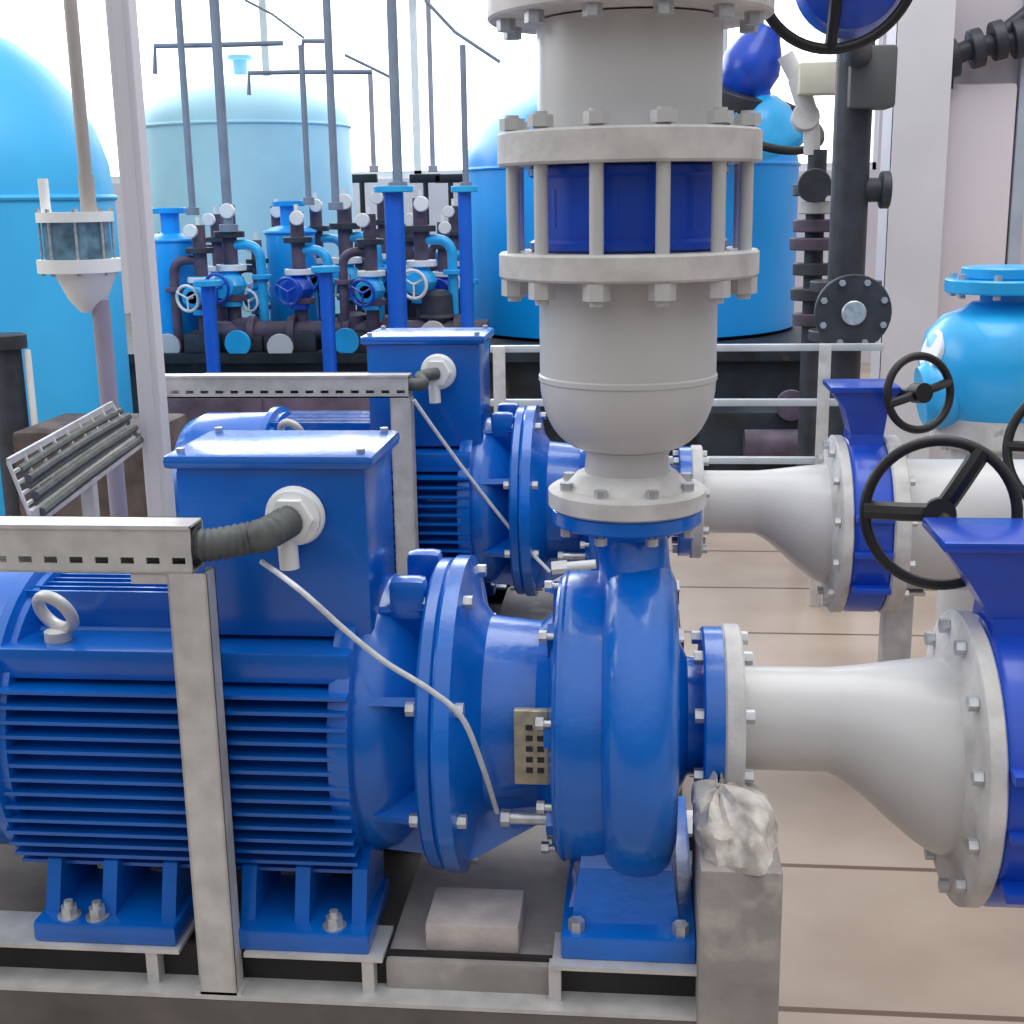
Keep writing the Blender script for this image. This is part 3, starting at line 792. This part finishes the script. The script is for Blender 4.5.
m = MB(); m.box((PLX0, 6.66, ZPL-.05), (PLX1, 9.8, ZPL)); tag(m.build('platform_edge', BOX_DK, smooth=False), 'dark slab forming the top of the dark platform', 'slab')
g = 'azure storage tanks behind the pumps'
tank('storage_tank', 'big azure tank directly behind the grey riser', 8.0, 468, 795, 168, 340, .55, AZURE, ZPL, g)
tank('storage_tank', 'big pale azure tank cut by the left picture edge', 5.2, -215, 112, 200, 440, .72, LITAZ, 0, g)
tank('storage_tank', 'wide pale tank in the distance behind the hanging pipes', 9.2, 150, 352, 128, 340, .35, GLAREAZ, ZPL, g)
tank('slim_vessel', 'slim azure vessel just right of the tall left post', 6.95, 150, 203, 240, 372, .04, AZURE, ZPL, 'slim azure vessels')
tank('slim_vessel', 'slim azure vessel left of the second blue standpipe', 7.3, 268, 316, 232, 300, .04, AZURE, ZPL, 'slim azure vessels')

# rails in front of the platform
YR = 4.3
t = thing('guard_rail', 'pale metal guard rail with two posts crossing behind the grey riser', 'rail', (at(700, 400, YR).x, YR, 0))
for py in (348, 403, 461):
    z = at(760, py, YR).z
    MB().box((at(490, py, YR).x, YR, z-.011), (at(884, py, YR).x, YR+.03, z+.011), .003).build('rail', RAILM, t)
for px in (823, 500):
    MB().box((at(px-6, 400, YR).x, YR-.012, 0), (at(px+6, 400, YR).x, YR+.0, at(760, 348, YR).z+.01), .002).build('post', STEEL, t)
# dark machine behind rails (right of riser)
t = thing('dark_machine', 'dark low machine under the rails right of the riser', 'machine', at(760, 470, 6.0))
Y = 6.05; q0 = at(700, 400, Y); q1 = at(812, 400, Y)
MB().box((q0.x, Y, .0), (q1.x, Y+.35, at(760, 412, Y).z), .02).build('casing', BOX_DK, t)
m = MB(); m.cyl((q0.x+.2, Y-.10, .25), (q1.x-.05, Y-.10, .25), .07); m.build('shaft_guard', VIOLET, t)
m = MB(); m.cyl((at(790, 420, Y).x, Y-.04, .42), (at(790, 420, Y).x, Y+.0, .42), .07); m.build('cover_disc', VIOLET, t)

# ------------------------------------------------------------------ blue standpipes with valve clusters
def standpipe(px, pyt, pyb, wpx, Y, label, m=None):
    m = m or ROYAL
    p = at(px, pyb, Y); zt = at(px, pyt, Y).z; r = wpx/2*Y/F*1.02
    t = thing('standpipe', label, 'pipe', (p.x, Y, 0), 'blue standpipes with valves')
    MB().cyl((p.x, Y, 0), (p.x, Y, zt), r, n=20).build('pipe_wall', m, t)
    MB().disc((p.x, Y, zt-.02), (0, 0, 1), 0, .03, r*2.0, .003, 24).build('top_flange', CYAN, t)
    MB().disc((p.x, Y, 0), (0, 0, 1), 0, .03, r*2.0, .003, 24).build('base_flange', m, t)
    return p.x, zt
for px, pyt, w_, Y, lab in ((212, 282, 14, 6.5, 'blue standpipe nearest the slim left vessel'), (329, 268, 14, 6.5, 'blue standpipe in front of the wide pale tank edge'),
                            (399, 188, 19, 6.5, 'brightest thick blue standpipe left of the riser'), (468, 188, 13, 6.5, 'blue standpipe beside the big azure tank')):
    standpipe(px, pyt, 345, w_, Y, lab)
# valve clusters: vertical violet pipe, flanged cyan valve, small wheel, elbow
def cluster(px, Y, pys, label, sc=1., kinds=(0, 1, 2)):
    p = at(px, 340, Y)
    t = thing('valve_assembly', label, 'valve', (p.x, Y, ZPL), 'valve assemblies on the platform')
    ztop = at(px, pys[0], Y).z; zb = ZPL
    r = .035*sc
    MB().cyl((p.x, Y, zb), (p.x, Y, ztop), r, n=18).build('riser', VIOLET, t)
    H = ztop-zb
    for i, (u, mm) in enumerate(((.12, DARKST), (.34, VIOLET), (.55, WHITE), (.78, DARKST))):
        MB().disc((p.x, Y, zb+H*u), (0, 0, 1), 0, .03*sc, r*2.1, .003, 20).build('flange', mm, t)
    z = zb+H*.45
    m = MB(); m.lathe([(-.10*sc, .05*sc), (-.07*sc, .05*sc), (-.06*sc, .035*sc), (-.04*sc, .06*sc), (0, .075*sc), (.04*sc, .06*sc), (.06*sc, .035*sc), (.07*sc, .05*sc), (.10*sc, .05*sc)], (p.x, Y-.02, z+.0), (0, 0, 1), 24)
    m.cyl((p.x, Y-.02, z), (p.x-.0, Y-.17*sc, z), .032*sc); m.disc((p.x, Y-.15*sc, z), (0, 1, 0), -.02, 0, .055*sc, .003, 20)
    m.build('valve_body', CYAN if kinds[0] else NAVY, t)
    m = MB(); m.cyl((p.x, Y-.17*sc, z), (p.x, Y-.24*sc, z), .008); m.torus((p.x, Y-.24*sc, z), (.3, 1, .1), .065*sc, .008*sc, 28, 8)
    for k in range(3):
        a = .5+k*2*PI/3; m.cyl((p.x, Y-.24*sc, z), (p.x+.065*sc*math.cos(a), Y-.24*sc, z+.065*sc*math.sin(a)), .005*sc, n=6)
    m.build('handwheel', NAVY if kinds[1] else WHITE, t)
    # side branch with elbow
    sd = 1 if kinds[2] else -1
    z2 = zb+H*.72
    m = MB(); m.tube([(p.x, Y, z2), (p.x+sd*.09*sc, Y, z2+.005), (p.x+sd*.14*sc, Y, z2-.03*sc), (p.x+sd*.15*sc, Y, z2-.12*sc), (p.x+sd*.15*sc, Y, ZPL)], .024*sc, 14, 6)
    m.disc((p.x+sd*.15*sc, Y, z2-.16*sc), (0, 0, 1), 0, .025, .048*sc, .003, 18); m.build('side_branch', CYAN if kinds[2] else VIOLET, t)
    m = MB(); m.disc((p.x+sd*.02, Y-.05*sc, ztop-.03), (0, -1, 0), 0, .03, .036*sc, .004, 22); m.cyl((p.x, Y, ztop-.06), (p.x, Y, ztop+.04), .012); m.build('pressure_gauge', WHITE, t)
    m = MB(); m.box((p.x-.09*sc, Y-.10*sc, ZPL), (p.x+.09*sc, Y+.08*sc, ZPL+.10*sc), .01); m.build('base_block', DARKST, t)
for args in ((206, 6.78, (225,), 'valve assembly with white gauge right of the slim left vessel', 1., (1, 0, 0)),
             (236, 6.9, (205,), 'violet and cyan valve assembly right of the first standpipe', 1.1, (1, 1, 1)),
             (262, 7.1, (240,), 'small valve assembly in front of the second slim vessel', .85, (1, 0, 0)),
             (303, 6.85, (212,), 'valve assembly left of the second standpipe', 1.05, (0, 1, 1)),
             (350, 7.12, (196,), 'tall cyan valve assembly right of the second standpipe', 1.15, (1, 0, 1)),
             (374, 6.78, (214,), 'valve assembly touching the thick bright standpipe', 1., (1, 1, 0)),
             (424, 6.9, (198,), 'valve assembly just right of the thick bright standpipe', 1.1, (1, 0, 1)),
             (446, 7.2, (222,), 'valve assembly left of the tank-side standpipe', .95, (0, 1, 1))):
    cluster(args[0], args[1], args[2], args[3], args[4], args[5])
for px, Y, py, mm, lab in ((178, 6.9, 330, 0, 'dark booster unit below the slim left vessel'), (246, 6.85, 318, 1, 'violet booster unit between the first and second standpipe'), (288, 6.85, 330, 0, 'dark booster unit left of the second standpipe'),
                 (352, 6.85, 312, 1, 'violet booster unit right of the second standpipe'), (378, 6.9, 322, 0, 'dark booster unit left of the thick standpipe'), (437, 6.85, 290, 0, 'dark booster unit right of the thick standpipe')):
    p = at(px, py, Y-.0); H = p.z-ZPL
    t = thing('booster_unit', lab, 'pump', (p.x, Y, ZPL), 'small booster units on the platform')
    MB().box((p.x-.11, Y-.10, ZPL), (p.x+.11, Y+.1, ZPL+.08), .01).build('base', DARKST, t)
    m = MB(); m.lathe([(.08, .075), (H*.5, .085), (H*.55, .10), (H*.6, .085), (H*.92, .08), (H, .05)], (p.x, Y, ZPL), (0, 0, 1), 24)
    m.build('casing', VIOLET if mm else DARKST, t)
    m = MB(); m.cyl((p.x, Y-.08, ZPL+H*.3), (p.x, Y-.17, ZPL+H*.3), .045); m.disc((p.x, Y-.16, ZPL+H*.3), (0, -1, 0), 0, .02, .07, .003, 20); m.build('outlet', CYAN if mm else GREY, t)
for args in ((172, 7.45, (232,), 'rear valve assembly seen over the slim left vessel', .9, (1, 1, 1)), (224, 7.4, (214,), 'rear valve assembly between the slim vessels', 1., (1, 0, 0)),
             (284, 7.6, (206,), 'rear valve assembly behind the second slim vessel', 1., (0, 1, 1)), (322, 7.4, (200,), 'rear valve assembly behind the second standpipe', 1., (1, 1, 1)),
             (388, 7.4, (192,), 'rear valve assembly hidden by the thick bright standpipe', 1., (1, 1, 0)), (412, 7.5, (214,), 'rear valve assembly right of the thick standpipe, farther back', 1., (1, 0, 1)),
             (457, 7.4, (206,), 'rear valve assembly beside the tank-side standpipe, farther back', .9, (0, 0, 0))):
    cluster(*args[:2], args[2], args[3], args[4], args[5])
# horizontal dark manifold along the platform
m = MB(); z = ZPL+.10
m.cyl((at(215, 360, 6.78).x, 6.82, z), (at(488, 360, 6.78).x, 6.82, z), .055, n=20)
for px in (250, 290, 345, 385, 430, 455): m.disc((at(px, 350, 6.8).x, 6.82, z), AX, 0, .04, .085, .003, 20)
tag(m.build('manifold_pipe', VIOLET), 'dark violet manifold pipe lying along the platform front', 'pipe')

# thin hanging pipes from the roof down to the valves
def hang(pxt, pxb, pyb, wpx, Y, label, m=STEEL, pyt=-420):
    b = at(pxb, pyb, Y); zt = at(pxt, pyt, Y).z; r = wpx/2*Y/F
    o = MB(); o.cyl((b.x, Y, b.z), (b.x, Y, zt), r, n=12); o.disc((b.x, Y, b.z), (0, 0, 1), 0, .04, r*1.9, .002, 14)
    return tag(o.build('hanging_pipe', m), label, 'pipe', 'thin pipes hanging from the roof')
SL = mat('slate_pipe', (.22, .27, .35), .5, noise=.1)
TP = mat('taupe_pipe', (.42, .40, .42), .5, noise=.1)
for a in ((181, 193, 215, 7, 6.9, 'thin slate pipe hanging above the slim left vessel', SL), (216, 229, 232, 10, 6.85, 'thicker slate pipe second from the tall post', SL),
          (306, 309, 205, 6, 6.95, 'thin pipe hanging over the wide pale tank', SL, 45), (331, 336, 210, 8, 6.9, 'slate pipe hanging right of the two wall brackets', SL),
          (372, 374, 172, 5, 8.5, 'faint thin pipe before the bright window, left of the thick one', TP, 70), (397, 398, 190, 10, 6.85, 'thick slate pipe above the bright standpipe', SL),
          (431, 433, 172, 5, 8.5, 'faint thin pipe between thick slate pipe and tank', TP), (464, 466, 190, 6, 6.9, 'thin slate pipe left of the riser', SL, 45)):
    hang(*a[:6], a[6], pyt=a[7] if len(a) > 7 else -420)
def hbar(pts, Y, wpx, label, name='roof_bracket'):
    m = MB(); r = wpx/2*Y/F
    m.tube([at(x, y, Y) for x, y in pts], r, 10, 0)
    return tag(m.build(name, SL), label, 'bracket' if name == 'roof_bracket' else 'cable', 'brackets and wires near the roof')
hbar([(155, 74), (155, 46), (215, 45), (283, 43)], 7.0, 5, 'upper hooked horizontal bracket beside the tall post')
hbar([(249, 95), (249, 73), (300, 72), (372, 72)], 7.1, 4.5, 'lower hooked horizontal bracket over the wide pale tank')
hbar([(302, 60), (303, 41), (331, 41)], 7.05, 4.5, 'small angled bracket between two hanging pipes')
hbar([(245, 0), (272, 14), (304, 38)], 7.4, 2.5, 'thin roof wire slanting left of centre', 'roof_wire')
hbar([(345, 55), (372, 68), (392, 78)], 8.6, 3., 'short thin roof wire before the bright window', 'roof_wire')
hbar([(425, 0), (455, 32), (500, 62)], 7.4, 3.5, 'thin roof wire slanting towards the riser', 'roof_wire')
# black window sills, built as small boxes on stalks; none is a lamp
for px in (361, 425, 450):
    a = at(px, 178, 9.9); m = MB(); m.box((a.x-.12, 9.9, a.z-.035), (a.x+.12, 9.95, a.z+.03), .01); m.cyl((a.x, 9.92, ZPL*0), (a.x, 9.92, a.z), .02)
    tag(m.build('black_sill_box', BLACK), {361: 'black box on a stalk left of the thick standpipe', 425: 'black box on a stalk right of the thick standpipe', 450: 'black box on a stalk nearest the riser'}[px], 'box', 'small black boxes by the windows')

# ------------------------------------------------------------------ right background
# dark vertical pipe with flange cluster
Y = 4.6
p = at(845, 300, Y)
t = thing('dark_pipe', 'dark slate vertical pipe left of the pale column', 'pipe', (p.x, Y, 0))
zt = at(845, 96, Y).z; zb = at(845, 285, Y).z
MB().cyl((p.x, Y, 0), (p.x, Y, 2.5), .062, n=28).build('pipe_wall', DARKST, t)
zf_ = at(845, 300, Y).z
MB().disc((p.x, Y, zb-.02), (0, 0, 1), 0, .035, .12, .003, 32).build('flange', DARKST, t)
MB().disc((p.x, Y, at(845, 340, Y).z), (0, 0, 1), 0, .035, .12, .003, 32).build('flange', DARKST, t)
m = MB(); zc = at(847, 308, Y).z; m.cyl((p.x, Y, zc), (p.x, Y-.16, zc), .085, n=28); m.disc((p.x, Y-.16, zc), (0, -1, 0), 0, .03, .125, .003, 32); vb = m.build('side_outlet', DARKST, t)
bolts(t, (p.x, Y-.16, zc), (0, -1, 0), .105, 8, 0, .03, .011)
m = MB(); m.disc((p.x, Y-.19, zc), (0, -1, 0), 0, .02, .04, .003, 24); m.build('end_cap', ZINC, t)
m = MB(); ze = at(868, 190, Y).z; m.cyl((p.x, Y, ze), (p.x+.13, Y, ze), .04); m.disc((p.x+.1, Y, ze), AX, 0, .03, .062, .003, 24); m.build('side_stub', DARKST, t)
ze = at(868, 85, Y).z
m = MB(); m.box((p.x-.03, Y-.10, at(868, 110, Y).z), (p.x+.12, Y+.04, at(868, 48, Y).z), .015); m.build('actuator', mat('charcoal_box', (.10, .105, .11), .6), t)
# stack of dark valves left of pipe
Y = 5.0
p = at(812, 300, Y)
t = thing('dark_valve_stack', 'stack of dark flanged valves between tank and slate pipe', 'valve', (p.x, Y, 0))
m = MB(); m.cyl((p.x, Y, 0), (p.x, Y, at(812, 150, Y).z), .035); m.build('riser', DARKST, t)
for py, rr_, mm in ((196, .085, DARKST), (214, .06, GREY), (232, .08, VIOLET), (250, .09, VIOLET), (275, .075, DARKST), (300, .08, DARKST), (325, .07, VIOLET)):
    MB().disc((p.x, Y, at(812, py, Y).z), (0, 0, 1), 0, .045, rr_, .004, 24).build('flange', mm, t)
m = MB(); z = at(800, 186, Y).z; m.disc((p.x-.02, Y-.08, z), (0, -1, 0), 0, .04, .06, .003, 24); m.build('gauge', DARKST, t)
# blue/cyan valve with black wheel, flanged onto the dome of the big tank
Y = 6.9; K = Y/3.6
c = at(762, 122, Y)
t = thing('gate_valve', 'cyan domed gate valve with black wheel right of the riser top', 'valve', (c.x, Y, c.z-.1))
m = MB(); m.lathe([(K*a_, K*b_) for a_, b_ in ((-.075, .095), (-.05, .10), (-.03, .09), (.02, .078), (.055, .05), (.07, .02), (.072, 0))], c, (-.25, -.25, 1), 40); m.build('bonnet', CYAN, t)
wheel(t, c+Vector((.015, -.02, -.005))*K, (.28, -.55, 1), .140*K, .011*K, 2, .2)
d = at(752, 64, Y)
m = MB(); m.lathe([(K*a_, K*b_) for a_, b_ in ((-.09, .04), (-.05, .07), (0, .078), (.05, .06), (.08, .04), (.10, .035))], d, (.45, -.2, 1), 36); m.cyl(d, c, .035*K); m.build('yoke', NAVY, t)
m = MB(); m.disc(at(738, 98, Y), (.3, -.3, 1), -.02*K, .02*K, .08*K, .004, 32); m.build('flange', DARKST, t)
m = MB(); m.cyl(c+Vector((-.02, .05, -.03)), c+Vector((-.25, .75, -.10)), .09); m.disc(c+Vector((-.02, .1, -.03)), (-.3, 1, -.1), .0, .05, .15, .003, 32); m.build('neck_pipe', CYAN, t)
# top wheel with blue bonnet
Y = 2.9
c = at(832, -28, Y)
t = thing('gate_valve', 'blue round bonnet inside a black wheel at the top edge', 'valve', (c.x, Y, c.z))
m = MB(); m.lathe([(-.10, .05), (-.06, .105), (0, .118), (.05, .10), (.07, .05), (.075, 0)], c+Vector((.04, 0, -.012)), (-.1, -1, -.1), 40); m.build('bonnet', NAVY, t); q_ = at(845, 300, 4.6); MB().cyl(c+Vector((.04, .05, 0)), (q_.x, 4.55, c.z), .045).build('back_pipe', DARKST, t)
wheel(t, c-Vector((0, .09, 0)), (.1, -1, -.25), .160, .011, 3, 1.57)
# pale boxes around (820,75)
Y = 4.9; a = at(800, 62, Y); b = at(855, 93, Y)
tag(MB().box((a.x, Y, b.z), (b.x, Y+.1, a.z), .01).build('junction_box', mat('cream_box', (.62, .62, .52), .6)), 'cream junction box under the top black wheel', 'box')
Y = 5.0; a = at(785, 95, Y)
m = MB(); m.cyl(at(785, 55, Y), at(797, 78, Y), .03); m.cyl(at(797, 78, Y), at(811, 122, Y), .035); m.cyl(at(811, 118, Y), at(812, 155, Y), .03); m.disc(at(805, 118, Y), (0, -1, .2), -.02, .03, .05, .003, 24)
tag(m.build('pipe_elbow', GREY), 'grey bent pipe joint behind the cyan bonnet', 'pipe')
# wall-mounted black valve group top right
Y = PY-.10
t = thing('wall_pipe', 'black pipe with clamps high on the pale right wall', 'pipe', at(980, 50, Y))
m = MB(); m.tube([at(942, 62, Y), at(975, 48, Y), at(1045, 36, Y)], .04, 14, 5); m.build('pipe_wall', DARKST, t)
for px, py in ((945, 60), (970, 50), (992, 42), (1012, 40)):
    MB().disc(at(px, py, Y), (1, 0, .25), 0, .045, .075, .003, 22).build('clamp', DARKST, t)
m = MB(); q = at(950, 62, Y); m.cyl(q, q-Vector((0, 0, .10)), .018); m.build('stub', BLACK, t)
m = MB(); q = at(1000, 30, Y); m.cyl(q-Vector((0, 0, .02)), q+Vector((.15, 0, .10)), .03); m.build('branch', DARKST, t)
# pale vertical duct on the wall
a, b = at(943, 180, PY-.04).x, at(1010, 180, PY-.04).x
tag(MB().box((a, PY-.07, 0), (b, PY, at(970, 84, PY-.05).z), .02).build('wall_panel', WALLM), 'pale pinkish panel on the wall right of the column', 'panel')
tag(MB().box((b+.01, PY-.05, 0), (b+.06, PY, 3.0), .004).build('wall_conduit', mat('bluegrey_conduit', (.42, .48, .58), .5)), 'narrow blue grey conduit at the upper right edge', 'conduit')

# cyan pump at right
Y = 3.5
c = at(1000, 360, Y)
t = thing('cyan_pump', 'cyan round pump casing with lid at the right edge', 'pump', (c.x, Y, 0))
m = MB(); m.lathe([(-.17, .09), (-.15, .16), (-.08, .195), (0, .205), (.07, .19), (.115, .15), (.135, .10), (.15, .08)], c, (0, 0, 1), 48); m.build('casing', CYAN, t)
m = MB(); zq = at(1000, 292, Y).z; m.cyl((c.x, Y, c.z+.13), (c.x, Y, zq), .06); m.disc((c.x, Y, zq), (0, 0, 1), 0, .035, .15, .004, 40); m.disc((c.x, Y, zq+.035), (0, 0, 1), 0, .03, .11, .004, 40); m.build('lid', CYAN, t)
bolts(t, (c.x, Y, 0), (0, 0, 1), .13, 8, zq, zq+.035, .010)
m = MB(); q = at(937, 352, Y-.05); m.cyl(q+Vector((.06, .02, -.03)), q, .045); m.disc(q, (-1, -.2, .3), 0, .02, .055, .003, 24); m.build('side_port', WHITE, t)
m = MB(); q = at(940, 395, Y-.05); m.lathe([(-.02, .075), (0, .09), (.05, .09), (.09, .06)], q+Vector((-.03, 0, 0)), (1, 0, .15), 32); m.build('side_flange', CYAN, t)
m = MB(); zz_ = at(985, 408, Y).z; zy = at(985, 442, Y).z; m.disc((c.x, Y, 0), (0, 0, 1), zy, zz_, .165, .006, 48); m.build('base_flange', GREYF, t)
bolts(t, (c.x, Y, 0), (0, 0, 1), .145, 10, zy, zz_, .010)
m = MB(); m.cyl((c.x, Y, 0), (c.x, Y, zy), .12, n=32); m.build('column_pipe', GREY, t)
m = MB(); 
# partial wheel right edge
c = at(1078, 450, 2.7)
t = thing('gate_valve', 'black handwheel rim cut by the right edge above the blue valve', 'valve', (c.x, 2.7, 0))
wheel(t, c, (-.35, -1, .3), .135, .010, 3, 0)
MB().cyl(c, c+Vector((.03, .06, 0)), .015).build('shaft', DARKST, t)
MB().cyl((c.x+.03, 2.775, 0), (c.x+.03, 2.775, c.z+.05), .04).build('stem_column', NAVY, t)

# low brown wooden plank and things behind motor at left (dark zone)
Y = 5.0
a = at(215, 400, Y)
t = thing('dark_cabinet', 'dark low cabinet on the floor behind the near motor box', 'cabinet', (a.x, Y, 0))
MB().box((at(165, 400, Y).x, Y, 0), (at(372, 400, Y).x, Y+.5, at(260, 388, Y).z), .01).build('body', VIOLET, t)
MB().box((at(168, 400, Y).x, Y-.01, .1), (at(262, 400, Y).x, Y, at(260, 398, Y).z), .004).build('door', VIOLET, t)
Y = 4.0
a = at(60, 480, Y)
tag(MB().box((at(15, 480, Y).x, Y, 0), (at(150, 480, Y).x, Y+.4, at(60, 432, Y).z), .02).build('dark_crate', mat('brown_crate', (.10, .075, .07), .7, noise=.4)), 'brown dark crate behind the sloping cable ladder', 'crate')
Y = 4.3
m = MB(); m.cyl(at(4, 345, Y), (at(4, 345, Y).x, Y, 0), .055); m.disc(at(4, 340, Y), (0, 0, 1), -.03, .02, .075, .003, 24)
tag(m.build('dark_standpipe', DARKST), 'dark capped pipe at the left edge before the big tank', 'pipe')
m = MB(); q = at(27, 350, Y); m.cyl((q.x, Y, 0), (q.x, Y, q.z), .012)
tag(m.build('thin_pipe', WHITE), 'thin white upright pipe near the left picture edge', 'pipe')

# ------------------------------------------------------------------ light
W = bpy.data.worlds.new('world'); S.world = W; W.use_nodes = True
nt = W.node_tree; bg = nt.nodes['Background']
tc = nt.nodes.new('ShaderNodeTexCoord'); sx = nt.nodes.new('ShaderNodeSeparateXYZ'); rp = nt.nodes.new('ShaderNodeValToRGB')
nt.links.new(tc.outputs['Generated'], sx.inputs[0]); nt.links.new(sx.outputs['Z'], rp.inputs['Fac'])
e = rp.color_ramp.elements; e[0].position = 0; e[0].color = (.10, .105, .12, 1); e[1].position = .7; e[1].color = (1.25, 1.25, 1.25, 1); k_ = e.new(.2); k_.color = (.42, .43, .46, 1)
nt.links.new(rp.outputs['Color'], bg.inputs['Color']); bg.inputs['Strength'].default_value = 1.08
def area(name, loc, look, sx_, sy_, power, col=(1, 1, 1)):
    l = bpy.data.lights.new(name, 'AREA'); l.shape = 'RECTANGLE'; l.size = sx_; l.size_y = sy_; l.energy = power; l.color = col
    o = bpy.data.objects.new(name, l); COL.objects.link(o); o.location = loc
    d = Vector(look)-Vector(loc); o.rotation_euler = d.to_track_quat('-Z', 'Y').to_euler()
area('window_light', (-2.5, 10.6, 3.6), (-.2, 2, .6), 9, 3, 420, (.93, .97, 1))
area('overhead_fill', (.3, 3.2, 4.6), (.1, 2.4, 0), 2.6, 4, 120)  # unseen overhead fill, added for contrast from above
area('left_side_light', (-4.8, 3.0, 3.0), (0, 2, .8), 4, 2.2, 90, (.95, .98, 1))  # soft light from the open left side, where no window is modelled
S.view_settings.view_transform = 'Standard'; S.view_settings.look = 'None'; S.view_settings.gamma = 1; S.view_settings.exposure = -.12
S.view_settings.use_curve_mapping = False
